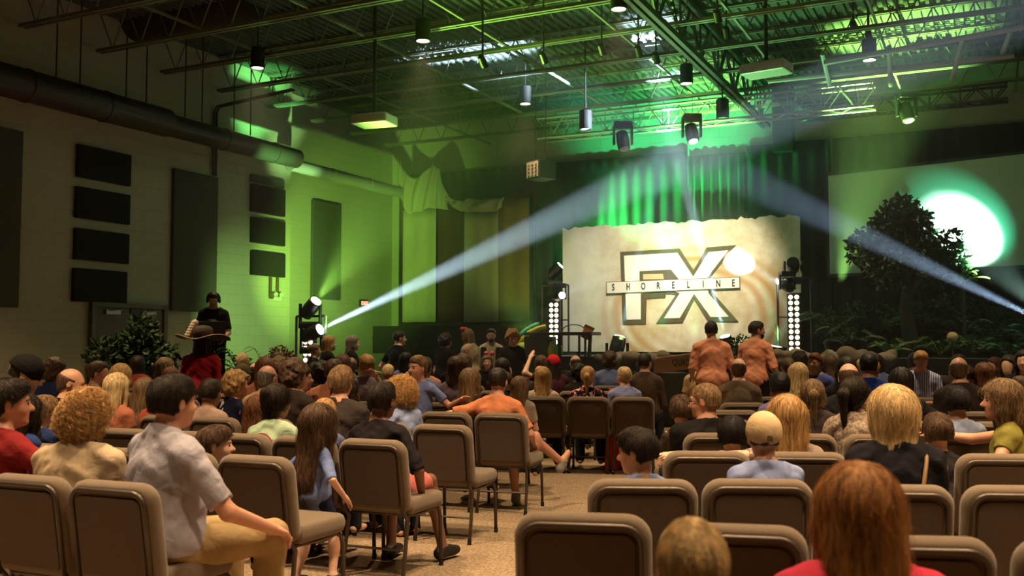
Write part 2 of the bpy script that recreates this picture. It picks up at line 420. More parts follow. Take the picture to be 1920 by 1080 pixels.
def head_prims(hc, Rh, hs, face=True):
    H = lambda x, y, z: (hc + hs * (Rh @ V3(x, y, z))).astype(f32)
    e = lambda c, r, k=.02, op='u': ell(H(*c), np.array(r) * hs, Rh, k * hs, op)
    pr = [e((0, -.015, .028), (.074, .096, .090)), e((0, .028, -.022), (.060, .066, .086), .03), e((0, .045, -.078), (.038, .038, .032), .03)]
    if face:
        pr += [cone(H(0, .083, .008), H(0, .108, -.026), .008 * hs, .0125 * hs, .010 * hs), e((.012, .096, -.030), (.009, .010, .008), .006), e((-.012, .096, -.030), (.009, .010, .008), .006),
               cone(H(-.036, .074, .024), H(.036, .074, .024), .011 * hs, .011 * hs, .016 * hs), e((.034, .060, -.030), (.024, .022, .024), .02), e((-.034, .060, -.030), (.024, .022, .024), .02),
               e((.029, .098, .004), (.016, .016, .011), .012, 's'), e((-.029, .098, .004), (.016, .016, .011), .012, 's'),
               e((.029, .074, .003), (.014, .012, .011), .004), e((-.029, .074, .003), (.014, .012, .011), .004),
               cone(H(-.019, .083, -.054), H(.019, .083, -.054), .0065 * hs, .0065 * hs, .006 * hs), cone(H(-.016, .082, -.064), H(.016, .082, -.064), .0075 * hs, .0075 * hs, .006 * hs),
               cone(H(-.022, .094, -.0588), H(.022, .094, -.0588), .0025 * hs, .0025 * hs, .003 * hs, op='s'), e((0, .076, -.092), (.016, .014, .014), .014)]
    for sx in (-1, 1):
        Re = (Rh @ rotz(sx * -.35) @ rotx(-.15)).astype(f32)
        pr.append(ell(H(sx * .075, -.008, -.006), np.array((.009, .020, .032)) * hs, Re, .008 * hs))
        if face: pr.append(ell(H(sx * .086, -.004, -.002), np.array((.007, .010, .018)) * hs, Re, .004 * hs, 's'))
    return pr

def hair_prims(st, hc, Rh, Ry, hs, L, neckback, vol=.012, flare=0):
    H = lambda x, y, z: (hc + hs * (Rh @ V3(x, y, z))).astype(f32)
    Y = lambda x, y, z: (hc + hs * (Ry @ V3(x, y, z))).astype(f32)
    nrm = lambda v: vn((Rh @ V3(*v))).astype(f32)
    cutn = nrm((0, .86, -1)); cutp = H(0, 0, -.002)
    v = vol
    cap_ = lambda vv, k=.02: [ell(H(0, -.015, .030), np.array((.074 + vv, .096 + vv, .090 + vv)) * hs, Rh, k * hs, clip=(cutp, cutn)),
                             ell(H(0, -.035, -.030), np.array((.064 + vv * .8, .068 + vv * .6, .075)) * hs, Rh, .02 * hs, clip=(cutp, cutn))]
    back = vn(Ry @ V3(0, 1, 0)).astype(f32)
    if st in ('short', 'buzz'):
        c0 = cap_; np_, nn_ = H(0, -.06, -.034), nrm((0, -.25, -1))
        def cap_(vv, k=.02):
            pr = c0(vv, k)
            for q in pr:
                f0 = q[0]; q[0] = (lambda f0: lambda P: np.maximum(f0(P), dot3(P - np_, nn_)))(f0)
            return pr
    if st == 'bald':
        q = H(0, -.03, .052); up = nrm((0, .30, 1)); pr = cap_(.005)
        f0, f1 = pr[0][0], pr[1][0]
        pr[0][0] = lambda P: np.maximum(f0(P), dot3(P - q, up)); pr[1][0] = lambda P: np.maximum(f1(P), dot3(P - q, up)); return pr
    if st in ('short', 'buzz'):
        pr = cap_(.005 if st == 'buzz' else v)
        pr += [ell(H(sx * .092, -.006, -.008), np.array((.030, .022, .036)) * hs, Rh, .006, 's') for sx in (-1, 1)]
        if st == 'short': pr.insert(2, ell(H(0, .035, .085), np.array((.055, .045, .032)) * hs, Rh, .03 * hs, clip=(cutp, cutn)))
        return pr
    if st == 'curly': return cap_(v + .018) + [ell(H(0, -.04, -.02), np.array((.095 + v, .075 + v, .085)) * hs, Rh, .03 * hs, clip=(H(0, 0, -.05), nrm((0, .55, -1))))]
    if st == 'pony':
        pr = cap_(v * .8); a = H(0, -.100, .045); 
        pr += [ell(a, np.array((.018, .020, .018)) * hs, None, .012), cone(a, a + hs * (Ry @ V3(0, -.045, -.03)).astype(f32), .016 * hs, .026 * hs, .012),
               cone(a + hs * (Ry @ V3(0, -.045, -.03)).astype(f32), a + hs * (Ry @ V3(0, -.035, -L)).astype(f32), .028 * hs, .012 * hs, .02)]
        return pr
    if st == 'bun':
        return cap_(v * .8) + [ell(H(0, -.095, .075), np.array((.036, .034, .034)) * hs, Rh, .01)]
    # long, bob: a cap and a curtain that hangs straight down
    w = .060 if st != 'bob' else .066
    pr = cap_(v + .004, .03)
    if st == 'long':
        pr.append(cone(Y(0, -.045, .02), Y(0, -.085, -.11), (w + .020) * hs, (w + .022) * hs, .04 * hs, squash=(back, .62)))
        pr.append(cone(Y(0, -.085, -.11), Y(0, neckback, -L), (w + .020) * hs, (w + .012 + flare) * hs, .04 * hs, squash=(back, .42)))
    else: pr.append(cone(Y(0, -.045, .02), Y(0, -.065, -L), (w + .018) * hs, (w + .030) * hs, .04 * hs, squash=(back, .62)))
    for sx in (-1, 1):
        pr.append(cone(H(sx * .060, .008, .045), Y(sx * .068, .012, -.05), .026 * hs, .028 * hs, .03 * hs))
        pr.append(cone(Y(sx * .066, .010, -.05), Y(sx * (.078 if st == 'bob' else .070), -.02, -L * .88), .029 * hs, .020 * hs, .03 * hs))
    return pr

def strands(prims, hc, Rh, hs, verts, quads, n, length, steps, lift, rad, curl, down, matx, parent, seedn):
    rng = np.random.default_rng(seedn)
    tri = verts[quads]; area = np.linalg.norm(np.cross(tri[:, 2] - tri[:, 0], tri[:, 3] - tri[:, 1]), axis=1)
    fi = rng.choice(len(quads), n, p=area / area.sum()); wts = rng.dirichlet(np.ones(4), n).astype(f32)
    P = (tri[fi] * wts[..., None]).sum(1).astype(f32)
    crown = hc + hs * (Rh @ V3(0, -.045, .115)); Ln = (length * rng.uniform(.55, 1.1, n)).astype(f32)
    out = [P.copy()]; e = .003; ph = rng.uniform(0, 6.28, n); amp = rng.uniform(.3, 1, n) * curl
    def grad(P):
        g = np.stack([evalp(prims, P + V3(*[e if i == j else 0 for j in range(3)])) - evalp(prims, P - V3(*[e if i == j else 0 for j in range(3)])) for i in range(3)], 1)
        return g / (np.linalg.norm(g, axis=1, keepdims=True) + 1e-6)
    if curl > 1.5: ph = (np.floor(P * 38) @ np.array((1.7, 5.3, 9.1))) % 6.28; amp = np.full(n, curl)
    step = (Ln / steps)[:, None]; jit = rng.normal(0, .22, (n, 3)).astype(f32)
    for k in range(steps):
        g = grad(P); away = P - crown; away /= np.linalg.norm(away, axis=1, keepdims=True) + 1e-5
        f = away * (1 - down) + V3(0, 0, -1) * down + jit; f = f - g * (f * g).sum(1, keepdims=True); f /= np.linalg.norm(f, axis=1, keepdims=True) + 1e-5
        c = np.cross(g, f); P = P + (f + g * lift + c * (np.sin(ph + k * 1.9) * amp)[:, None] + g * (np.cos(ph + k * 1.9) * amp * .8)[:, None]) * step
        d = evalp(prims, P); P = P - g * np.minimum(d, 0)[:, None] * .9
        out.append(P.astype(f32).copy())
    pts = np.stack(out, 1)
    cu = bpy.data.hair_curves.new('hair_strands'); cu.add_curves([steps + 1] * n)
    cu.position_data.foreach_set('vector', pts.reshape(-1).astype(f32))
    at_ = cu.attributes.get('radius') or cu.attributes.new('radius', 'FLOAT', 'POINT')
    at_.data.foreach_set('value', np.tile(np.linspace(rad, rad * .35, steps + 1), n).astype(f32))
    cu.materials.append(matx)
    o = bpy.data.objects.new('hair_strands', cu); COL.objects.link(o); o.parent = parent; return o

PCOUNT = [0]
def person(label, x, y, face=10, ztop=1.3, pose='sit', yaw=0, pitch=0, roll=0, hair='short', hc='brown', skin='fair', shirt='8c93b0', skind='plain', sleeve=.5,
           pants='2a2d38', legs='long', arms=('lap', 'lap'), wid=.95, kid=False, lean=4, twist=0, hs=None, L=.30, vol=.014, beard=None, cap=None, extra=None,
           knees=None, feet=None, shoes=None, group=None, glasses=False, h=None, curl=.5, side_lean=0, hemdrop=0, palm=(None, None), hipx=0, name='person', flare=0, pantskind='plain', collar=False, strand=None, dz=0):
    PCOUNT[0] += 1; seed = PCOUNT[0]
    dist = math.hypot(x, y)
    if h is None: h = min(.020, max(.0055, .00125 * dist))
    fine = h < .0105
    if hs is None: hs = .90 if kid else 1.0
    if pose == 'sit':
        sc = (ztop - .465 - .25 * hs) / .57; s0 = min(max(sc, .62 if kid else .88), .95 if kid else 1.12); hz = .45 + .10 * s0 + (sc - s0) * .57
    else:
        sc = (ztop - .265 * hs) / 1.40; s0 = sc; hz = .93 * sc
    s = s0
    hz += dz
    # spine
    Rb = (rotz(-R(twist)) @ roty(R(side_lean)) @ rotx(-R(lean))).astype(f32)
    pel = V3(hipx, 0, hz); B = lambda a, b, c: (pel + s * (Rb @ V3(a, b, c))).astype(f32)
    W = wid
    e = lambda c, r, k=.05: ell(B(*c), np.array(r) * s, Rb, k * s)
    fat = 1 + (W - 1) * 1.2
    torso = [ell(pel + V3(0, -.005, -.01), np.array((.165 * W, .125 * fat, .125)) * s, None, .05 * s), e((0, .012 * fat, .15), (.148 * W, .115 * fat, .17)), e((0, -.004, .295), (.160 * W, .112 * W ** .5, .150)),
             cone(B(-.125 * W, -.005, .375), B(.125 * W, -.005, .375), .052 * s, .052 * s, .05 * s)] + [cone(B(sx * .03, -.02, .455), B(sx * .135 * W, -.012, .395), .046 * s, .038 * s, .045 * s) for sx in (-1, 1)]
    nb = B(0, -.005, .47)
    Ry = (rotz(-R(yaw + twist))).astype(f32); Rh = (Ry @ rotx(-R(pitch)) @ roty(R(roll))).astype(f32)
    hcen = (nb + s * (Rb @ V3(0, .018, .03)) + hs * (Rb @ V3(0, 0, .04)) + hs * (Rh @ V3(0, .012, .06))).astype(f32)
    neck = [cone(B(0, -.012, .43), hcen + hs * (Rh @ V3(0, -.022, -.04)), .060 * s * W ** .3, .052 * hs, .035 * s)]
    body = [p for p in torso] + neck + head_prims(hcen, Rh, hs, face=h < .016)
    # arms
    sleeves = []; elbows = []
    for sx, ar, pn in ((-1, arms[0], palm[0]), (1, arms[1], palm[1])):
        S = B(sx * .170 * W, -.005, .372); l1, l2 = .285 * s, .25 * s
        hint = V3(sx * .5, -.7, -.4); nrm = V3(0, 0, -1); cl = .45
        if ar == 'lap': T = pel + V3(sx * .09 * s, .27 * s, .11 * s)
        elif ar == 'side': T = S + V3(sx * .07, .06, -.52) * s; nrm = V3(-sx, 0, 0); hint = V3(sx * .3, -1, 0)
        elif ar == 'fold': T = B(-sx * .02, .22, .20); nrm = V3(0, -1, 0)
        elif ar == 'phone': T = B(sx * .03, .30, .26); nrm = V3(-sx, -.3, .2); cl = .9
        else:
            T = S + s * V3(*ar[:3]); 
            if len(ar) > 3: hint = V3(*ar[3:6])
            if len(ar) > 6: cl = ar[6]
        if pn is not None: nrm = V3(*pn)
        E, T = ik(S, T, hint, l1, l2); fw = T - E
        body += [cone(S, E, .046 * s * W ** .5, .037 * s, .04 * s), cone(E, T, .038 * s, .025 * s, .015 * s)] + hand_prims(T, fw, nrm, sx, s * (1.0 if not kid else .95), cl, fine)
        u = vn(E - S)
        if sleeve <= 1: 
            ce = S + (E - S) * sleeve * 1.25 if sleeve < .8 else E
            if sleeve > 0: sleeves.append(cone(S, S + (E - S) * 1.0, .058 * s * W ** .5, .056 * s, .04 * s, clip=(S + (E - S) * min(1, sleeve * 1.35), u)))
        else:
            sleeves += [cone(S, E, .060 * s * W ** .5, .050 * s, .04 * s), cone(E, T, .050 * s, .036 * s, .02 * s, clip=(T - vn(fw) * .015 * s, vn(fw)))]
        elbows.append((S, E, T))
    # legs
    thigh = []; feetp = []
    for i, sx in enumerate((-1, 1)):
        Hp = pel + V3(sx * .092 * s * W ** .5, .0, -.03 * s)
        if pose == 'sit':
            K = pel + V3(sx * .13 * s, .43 * s, -.035 * s); A = V3(K[0] + sx * .01, K[1] + .02, max(.08, hz - .05 * s - .43 * s)); K[2] = max(K[2], .44 if not kid else hz - .04)
        else:
            K = Hp + V3(sx * .01, .02, -.42 * s); A = Hp + V3(sx * .015, -.02, -.82 * s)
        if knees and knees[i] is not None: K = pel + s * V3(*knees[i])
        if feet and feet[i] is not None: A = V3(pel[0] + feet[i][0] * s, pel[1] + feet[i][1] * s, feet[i][2])
        thigh.append((Hp.astype(f32), K.astype(f32), A.astype(f32)))
        body += [cone(Hp, K, .082 * s * W ** .5, .055 * s, .05 * s), cone(K, A, .053 * s, .036 * s, .02 * s), ell(K + (A - K) * .28 + V3(0, -.016 * s, 0), np.array((.046, .048, .10)) * s, None, .03)]
        sh = vn(A - K); fd = vn(V3(sx * .18, 1, 0)); 
        if abs(sh[2]) < .75: fd = vn(np.cross(np.cross(sh, V3(0, 0, 1) + fd * .2), sh)) 
        toe = A + fd * .16 * s - V3(0, 0, .035 * s); heel = A - fd * .035 * s - V3(0, 0, .035 * s)
        body += [cone(A, heel, .034 * s, .028 * s, .02), cone(heel, toe, .030 * s, .024 * s, .02), cone(A + fd * .02 * s, toe - fd * .03, .032 * s, .026 * s, .02)]
        feetp.append((A, heel, toe, fd))
    root_v, root_q = polygonize(body, h)
    # face paint: lips and brows belong to the skin
    mi = None; mats = [skin_mat(skin)]
    if fine:
        c = (root_v[root_q].mean(1) - hcen) @ Rh / hs; mi = np.zeros(len(c), np.int32)
        lips = (c[:, 1] > .076) & ((np.abs(c[:, 2] + .059) / .009) ** 2 + (c[:, 0] / .021) ** 2 < 1); mi[lips] = 1
        br = (c[:, 1] > .058) & (np.abs(c[:, 2] - .026 + abs(c[:, 0]) * .12) < .0045) & (np.abs(np.abs(c[:, 0]) - .030) < .018); mi[br] = 2
        sk = SKIN[skin]; mats += [mat('lips', (sk[0] * .75, sk[1] * .45, sk[2] * .45), .45), hair_mat(hc if hc not in ('blonde', 'gold') else 'light')]
    o = np_mesh(name, root_v, root_q, mats, mi=mi)
    o.location = (x, y, 0); o.rotation_euler = (0, 0, -R(face))
    tag(o, label, 'person', group)
    # shirt
    if shirt:
        loose = .014 if dist > 6 else .017
        sp = [inflate(p, loose * s) for p in torso] + [inflate(torso[0], .026 * s)] + ([cone(B(0, .004, .22), pel + V3(0, -.004, -.24 * s), .150 * W * s, .172 * W * s, .03, squash=(V3(0, 1, 0), .74))] if pose == 'stand' else []) + sleeves
        upn = (Rb @ V3(0, 0, 1)).astype(f32); hem = (hz - (.03 if pose == 'sit' else .12 * s) - hemdrop)
        fa = .0085 if fine else .0045
        def post(P, d):
            Q = (P - nb) @ Rb
            d = d + fa * wob(P * V3(1, 1, 1.9) + V3(0, 0, 1) * (np.abs(P[:, :1]) * 1.2), 19, seed) * 1.0 + fa * .45 * wob(P, 47, seed + 3)
            d = np.maximum(d, Q[:, 2] - (.004 + (.022 if collar else 0) + .30 * np.clip(-Q[:, 1], -.12, .06)) * s)
            return np.maximum(d, hem - P[:, 2] + .012 * np.sin(P[:, 0] * 14 + seed))
        if collar:
            sp += [cone(nb + s * (Rb @ V3(0, -.012, -.03)), nb + s * (Rb @ V3(0, -.005, .028)), .072 * s, .064 * s, .012)]
        v, q = polygonize(sp, h, post)
        if len(q): 
            sh_o = np_mesh('shirt', v, q, [cloth_mat(shirt, skind)], o); sh_o['label'] = 'shirt'
            del sh_o['label']
    # trousers, shorts
    if legs != 'none':
        pp = [inflate(torso[0], .010 * s)]; cut = []
        for Hp, K, A in thigh:
            if legs == 'long': pp += [cone(Hp, K, .098 * s * W ** .5, .073 * s, .05 * s), cone(K, A, .078 * s, .060 * s, .03 * s)]
            else:
                t = .86; pp.append(cone(Hp, K, .10 * s * W ** .5, .080 * s, .05 * s, clip=(Hp + (K - Hp) * t, vn(K - Hp))))
        def post2(P, d):
            d = d + .006 * wob(P, 24, seed + 9)
            return np.maximum(np.maximum(d, P[:, 2] - (hz + .10 * s)), .03 - P[:, 2] if legs == 'long' else -9)
        v, q = polygonize(pp, h * 1.05, post2); np_mesh('trousers' if legs == 'long' else 'shorts', v, q, [cloth_mat(pants, pantskind)], o)
    if shoes:
        for A, heel, toe, fd in feetp:
            top = A + V3(0, 0, .02 * s)
            sp = [cone(heel, toe, .042 * s, .034 * s, .02), cone(A, heel, .043 * s, .04 * s, .02), cone(A + fd * .02 * s, toe - fd * .03, .040 * s, .033 * s, .02)]
            v, q = polygonize(sp, max(h, .007), lambda P, d: np.maximum(np.maximum(d, P[:, 2] - top[2]), -P[:, 2] + .002))
            np_mesh('shoe', v, q, [mat('shoe', hexc(shoes), .6)], o)
    # hair
    hm = hair_mat(hc)
    if cap: vol = .003
    if hair and hair != 'none':
        hp = hair_prims(hair, hcen, Rh, Ry, hs, L, -.20 * W ** .5 if L > .2 else -.14, vol, flare)
        crown = (hcen + hs * (Rh @ V3(0, -.03, .1))).astype(f32)
        def posth(P, d):
            Q = (P - crown) @ Ry; th = np.arctan2(Q[:, 0], Q[:, 1] - .0)
            if hair == 'curly': return d + .017 * wob(P, 48, seed) + .007 * wob(P, 120, seed)
            if hair in ('long', 'bob', 'pony'): return d + (.0035 * np.sin(th * 13 + 3 * wob(P * V3(1, 1, .3), 9, seed)) + .002 * np.sin(th * 31 + seed) + .004 * wob(P * V3(1, 1, .35), 26, seed)) * hs
            return d + (.0055 * wob(P * V3(1, 1, .6), 58, seed) + .003 * wob(P, 130, seed)) * (1 if hair == 'short' else .25)
        v, q = polygonize(hp, max(h, .006) if dist < 8 else h, posth)
        if len(q):
            ho = np_mesh('hair', v, q, [hm], o)
            if not cap and dist < 8.2 and hair != 'bald' or strand:
                n = strand or int(min(15000, 60000 / dist ** 1.4)); rad = max(.00055, .00016 * dist)
                P = {'short': (.034, 6, .20, .35, .25), 'buzz': (.016, 4, .30, .1, .1), 'curly': (.085, 9, .12, 1.9, .35), 'long': (.24, 9, .015, .10, .72), 'bob': (.17, 9, .02, .10, .75),
                     'pony': (.12, 8, .02, .1, .55), 'bun': (.09, 6, .03, .1, .3)}[hair]
                so = strands(hp, hcen, Rh, hs, v, q, n, P[0], P[1], P[2], rad * (1.3 if hair == 'curly' else 1), P[3], P[4], hm, ho, seed)
    if beard:
        bp = [ell((hcen + hs * (Rh @ V3(0, .049, -.080))).astype(f32), np.array((.044, .044, .038)) * hs, Rh, .02), ell((hcen + hs * (Rh @ V3(0, .030, -.024))).astype(f32), np.array((.0645, .0685, .0905)) * hs, Rh, .02)]
        pn = (Rh @ V3(0, 0, 1)).astype(f32); pc = hcen + hs * (Rh @ V3(0, 0, -.046))
        v, q = polygonize(bp, h, lambda P, d: np.maximum(d + .002 * wob(P, 90, seed), dot3(P - pc, pn))); np_mesh('beard', v, q, [hair_mat(beard)], o)
    if fine and not glasses:
        for sx in (-1, 1):
            c = hcen + hs * (Rh @ V3(sx * .029, .0775, .003)); mb = MB(); mb.lathe([(.0115 * math.sin(R(a)) * hs + 1e-5, -.0115 * math.cos(R(a)) * hs) for a in range(0, 181, 20)], 14)
            eo = mb.build('eye', mat('eye', (.03, .018, .012), .12), o, smooth=True); eo.location = tuple(c)
    if glasses:
        mb = MB()
        for sx in (-1, 1):
            c = V3(sx * .031, .102, .004); pts = [tuple(hcen + hs * (Rh @ (c + V3(.023 * math.cos(t), 0, .018 * math.sin(t))))) for t in np.linspace(0, 6.2832, 13)]
            mb.tube(pts, .0022, 5); mb.tube([tuple(hcen + hs * (Rh @ V3(sx * .054, .100, .006))), tuple(hcen + hs * (Rh @ V3(sx * .080, -.0, .006)))], .0022, 5)
        mb.build('glasses', mat('glasses', (.01, .01, .01), .3), o)
    if cap:
        H = lambda a, b, c: (hcen + hs * (Rh @ V3(a, b, c))).astype(f32)
        sgn = -1 if cap.get('back') else 1
        cn = vn(Rh @ V3(0, .30 * sgn, -1)).astype(f32); cp = H(0, 0, .002)
        pr = [ell(H(0, -.012, .034), np.array((.092, .113, .104)) * hs, Rh, .01, clip=(cp, cn))]
        if cap.get('hole'): pr.append(ell(H(0, .095, .042), np.array((.030, .05, .022)) * hs, Rh, .006, 's'))
        v, q = polygonize(pr, max(.005, h * .8)); co = np_mesh('cap', v, q, [cloth_mat(cap['c'])], o)
        bl = [] if cap.get('hole') else [ell(H(0, sgn * .125, .028), np.array((.070, .075, .012)) * hs, (Rh @ rotx(sgn * -.18)).astype(f32), .01)]
        if bl: v, q = polygonize(bl, max(.005, h * .8), lambda P, d: np.maximum(d, -(dot3(P - H(0, sgn * .06, 0), vn(Rh @ V3(0, sgn, 0)).astype(f32))))); np_mesh('brim', v, q, [cloth_mat(cap.get('b', cap['c']))], co)
        if cap.get('logo'):
            mb = MB(); 
            for dx in (-.010, .0, .010): mb.box(tuple(V3(dx, 0, 0)), (.0045, .004, .026))
            mb.box((-.005, 0, .010), (.012, .004, .004)); mb.box((.005, 0, -.002), (.012, .004, .004)); mb.box((0, 0, -.011), (.022, .004, .004))
            lo = mb.build('cap_emblem', mat('embroidery', (.05, .03, .02), .8), co); lo.location = tuple(H(.01, -.123, .006)); lo.rotation_euler = (-.12, 0, -R(yaw + twist))
    INFO[label] = dict(hc=hcen, Rh=Rh, s=s, hs=hs, B=B, arms=elbows, pel=pel, Ry=Ry)
    return o
INFO = {}

# ------------------------------------------------------------------ room shell
SL, TF, CEIL = -13.4, 21.44, 7.0     # left wall, front wall, deck height
SR, TB = 12.5, -7.0
def rbox(mb, s0, s1, t0, t1, z0, z1):
    c = room((s0 + s1) / 2, (t0 + t1) / 2, (z0 + z1) / 2); mb.box(c, (s1 - s0, t1 - t0, z1 - z0), Matrix.Rotation(ROOMROT, 3, 'Z')); return mb
def carpet_mat():
    m, nt, b = _mat('carpet'); b.inputs['Roughness'].default_value = .95; b.inputs['Specular IOR Level'].default_value = .1
    tc = N(nt, 'ShaderNodeTexCoord'); a = N(nt, 'ShaderNodeTexNoise', Scale=55.0, Detail=4.0, Roughness=.7); c = N(nt, 'ShaderNodeTexNoise', Scale=.6, Detail=2.0)
    for q in (a, c): nt.links.new(tc.outputs['Object'], q.inputs['Vector'])
    rp = N(nt, 'ShaderNodeValToRGB'); rp.color_ramp.elements[0].position = .36; rp.color_ramp.elements[1].position = .66
    rp.color_ramp.elements[0].color = (.20, .135, .085, 1); rp.color_ramp.elements[1].color = (.50, .375, .25, 1)
    nt.links.new(a.outputs[0], rp.inputs[0]); mx = N(nt, 'ShaderNodeMixRGB', blend_type='MULTIPLY'); mx.inputs[0].default_value = .35
    nt.links.new(rp.outputs[0], mx.inputs[1]); nt.links.new(c.outputs[0], mx.inputs[2]); nt.links.new(mx.outputs[0], b.inputs['Base Color'])
    bp = N(nt, 'ShaderNodeBump', Strength=.5, Distance=.006); nt.links.new(a.outputs[0], bp.inputs['Height']); nt.links.new(bp.outputs[0], b.inputs['Normal'])
    return m
def block_mat(name, col, axis='side'):
    m, nt, b = _mat(name); b.inputs['Roughness'].default_value = .7
    tc = N(nt, 'ShaderNodeTexCoord'); sp = N(nt, 'ShaderNodeSeparateXYZ'); cb = N(nt, 'ShaderNodeCombineXYZ')
    nt.links.new(tc.outputs['Object'], sp.inputs[0]); nt.links.new(sp.outputs['Y' if axis == 'side' else 'X'], cb.inputs['X']); nt.links.new(sp.outputs['Z'], cb.inputs['Y'])
    br = N(nt, 'ShaderNodeTexBrick'); br.inputs['Scale'].default_value = 1; br.inputs['Brick Width'].default_value = .4; br.inputs['Row Height'].default_value = .2
    br.inputs['Mortar Size'].default_value = .006; br.inputs['Mortar Smooth'].default_value = .6; br.inputs['Color1'].default_value = (*col, 1); br.inputs['Color2'].default_value = (*[v * .97 for v in col], 1); br.inputs['Mortar'].default_value = (*[v * .88 for v in col], 1)
    nt.links.new(cb.outputs[0], br.inputs['Vector']); nt.links.new(br.outputs['Color'], b.inputs['Base Color'])
    nz = N(nt, 'ShaderNodeTexNoise', Scale=30.0); nt.links.new(tc.outputs['Object'], nz.inputs['Vector'])
    ad = N(nt, 'ShaderNodeMath', operation='MULTIPLY_ADD'); ad.inputs[1].default_value = -1.0; nt.links.new(br.outputs['Fac'], ad.inputs[0]); 
    ml = N(nt, 'ShaderNodeMath', operation='MULTIPLY'); ml.inputs[1].default_value = .25; nt.links.new(nz.outputs[0], ml.inputs[0]); nt.links.new(ml.outputs[0], ad.inputs[2])
    bp = N(nt, 'ShaderNodeBump', Strength=.5, Distance=.01); nt.links.new(ad.outputs[0], bp.inputs['Height']); nt.links.new(bp.outputs[0], b.inputs['Normal'])
    return m
M_CARPET = carpet_mat(); M_WALL = block_mat('painted_block', (.50, .46, .36)); M_WALLF = block_mat('painted_block_front', (.46, .44, .36), 'front')
M_DARK = mat('black_paint', (.016, .015, .014), .75); M_STEEL = mat('dark_steel', (.040, .036, .032), .45, var=.3, scale=3); M_DECK = mat('roof_deck', (.075, .08, .065), .55, var=.15, scale=.8)
M_BLACK = mat('black_metal', (.012, .012, .012), .4); M_GREYM = mat('galvanised', (.30, .30, .30), .35, metal=.7)
def rplane(name, s0, s1, t0, t1, z, m, flip=False):
    mb = MB(); o = None
    mb.box((0, 0, 0), (s1 - s0, t1 - t0, .1)); c = room((s0 + s1) / 2, (t0 + t1) / 2, z)
    return struct(mb.build(name, m, loc=c, rotz=ROOMROT))
rplane('floor', SL - .8, SR + .3, TB, TF + .3, -.05, M_CARPET)
def wall(name, s0, s1, t0, t1, z0, z1, m):
    mb = MB(); mb.box((0, 0, (z1 - z0) / 2), (s1 - s0, t1 - t0, z1 - z0)); return struct(mb.build(name, m, loc=room((s0 + s1) / 2, (t0 + t1) / 2, z0), rotz=ROOMROT))
TE = ray_room(545, 400, s=SL)[1]
wall('wall_left', SL - .7, SL, TB, TE, 0, CEIL, M_WALL)
wall('wall_left_recess', SL - .9, SL - .5, TE, TF, 0, CEIL, M_WALL)
wall('wall_front', SL - .9, SR + .3, TF, TF + .3, 0, CEIL, M_WALLF)
wall('wall_right', SR, SR + .3, TB, TF, 0, CEIL, M_WALL)
wall('wall_back', SL - .7, SR + .3, TB - .3, TB, 0, CEIL, M_WALL)
mb = MB(); P = .16; n = int((SR - SL + .9) / P)
prof = []
for i in range(n):
    x = SL - .9 + i * P - (SL - .9 + SR) / 2; prof += [(x, 0), (x + .05, 0), (x + .065, .045), (x + .145, .045)]
for y in (-14.3, 14.3): mb.v += [(x, y, z) for x, z in prof]
k = len(prof); mb.f = [(i, i + 1, k + i + 1, k + i) for i in range(k - 1)]
struct(mb.build('ceiling', M_DECK, loc=room((SL - .9 + SR) / 2, TF - 14.3 + .1, CEIL - .02), rotz=ROOMROT, solid=.01))
# door_1 in the left wall
s0, ta, za = ray_room(170, 570, s=SL); _, tb, zb = ray_room(305, 577, s=SL)
DZ = (za + zb) / 2; dw = tb - ta
dr = empty('door_1', room(SL, (ta + tb) / 2, 0), ROOMROT); struct(dr)
M_WOOD = mat('dark_wood_door', (.070, .036, .018), .45, var=.35, scale=4, stretch=(1, 1, .15)); M_FR = mat('door_frame_paint', (.11, .085, .055), .5)
mb = MB(); mb.box((.04, -dw / 2, DZ / 2), (.10, .08, DZ)).box((.04, dw / 2, DZ / 2), (.10, .08, DZ)).box((.04, 0, DZ), (.10, dw + .08, .08)); mb.build('door_frame', M_FR, dr)
for sgn in (-1, 1):
    mb = MB(); mb.box((.03, sgn * dw / 4, DZ / 2 - .02), (.05, dw / 2 - .05, DZ - .06)); leaf = mb.build('door_leaf', M_WOOD, dr, bevel=.004)
    mb = MB(); mb.box((.075, sgn * dw / 4, 1.0), (.03, dw / 2 - .25, .05)).box((.06, sgn * (dw / 4 - .25), 1.0), (.05, .05, .08)).box((.06, sgn * (dw / 4 + .25), 1.0), (.05, .05, .08)); mb.build('push_bar', M_GREYM, leaf)
    mb = MB(); mb.box((.075, sgn * dw / 4, DZ - .12), (.05, .30, .07)).tube([(.09, sgn * dw / 4 - .1, DZ - .10), (.22, sgn * dw / 4 + .05, DZ - .08), (.08, sgn * dw / 4 + .22, DZ - .05)], .012, 6); mb.build('door_closer', M_GREYM, leaf)

# acoustic panels on the left wall
def wall_panel(name, label, corners, thick, m, s=SL, group=None):
    (x0, y0), (x1, y1), (x2, y2) = corners   # top left, top right, bottom left pixels on the wall plane
    _, t0, z0 = ray_room(x0, y0, s=s); _, t1, _ = ray_room(x1, y1, s=s); _, _, z2 = ray_room(x2, y2, s=s)
    mb = MB(); mb.box((thick / 2, 0, 0), (thick, t1 - t0, z0 - z2)); o = mb.build(name, m, loc=room(s, (t0 + t1) / 2, (z0 + z2) / 2), rotz=ROOMROT, bevel=.012)
    return tag(o, label, 'acoustic panel', group)
M_PB = mat('black_fabric', (.014, .012, .011), .95, bump=.2); M_PG = mat('grey_fabric', (.085, .078, .062), .95, var=.1, bump=.2)
wall_panel('acoustic_panel', 'tall grey fabric panel at the left edge of the cream block wall', ((-30, 233), (38, 249), (-32, 575)), .08, M_PG)
wall_panel('acoustic_panel', 'tall grey fabric panel on the wall just right of the wooden double doors', ((322, 316), (404, 333), (317, 583)), .08, M_PG)
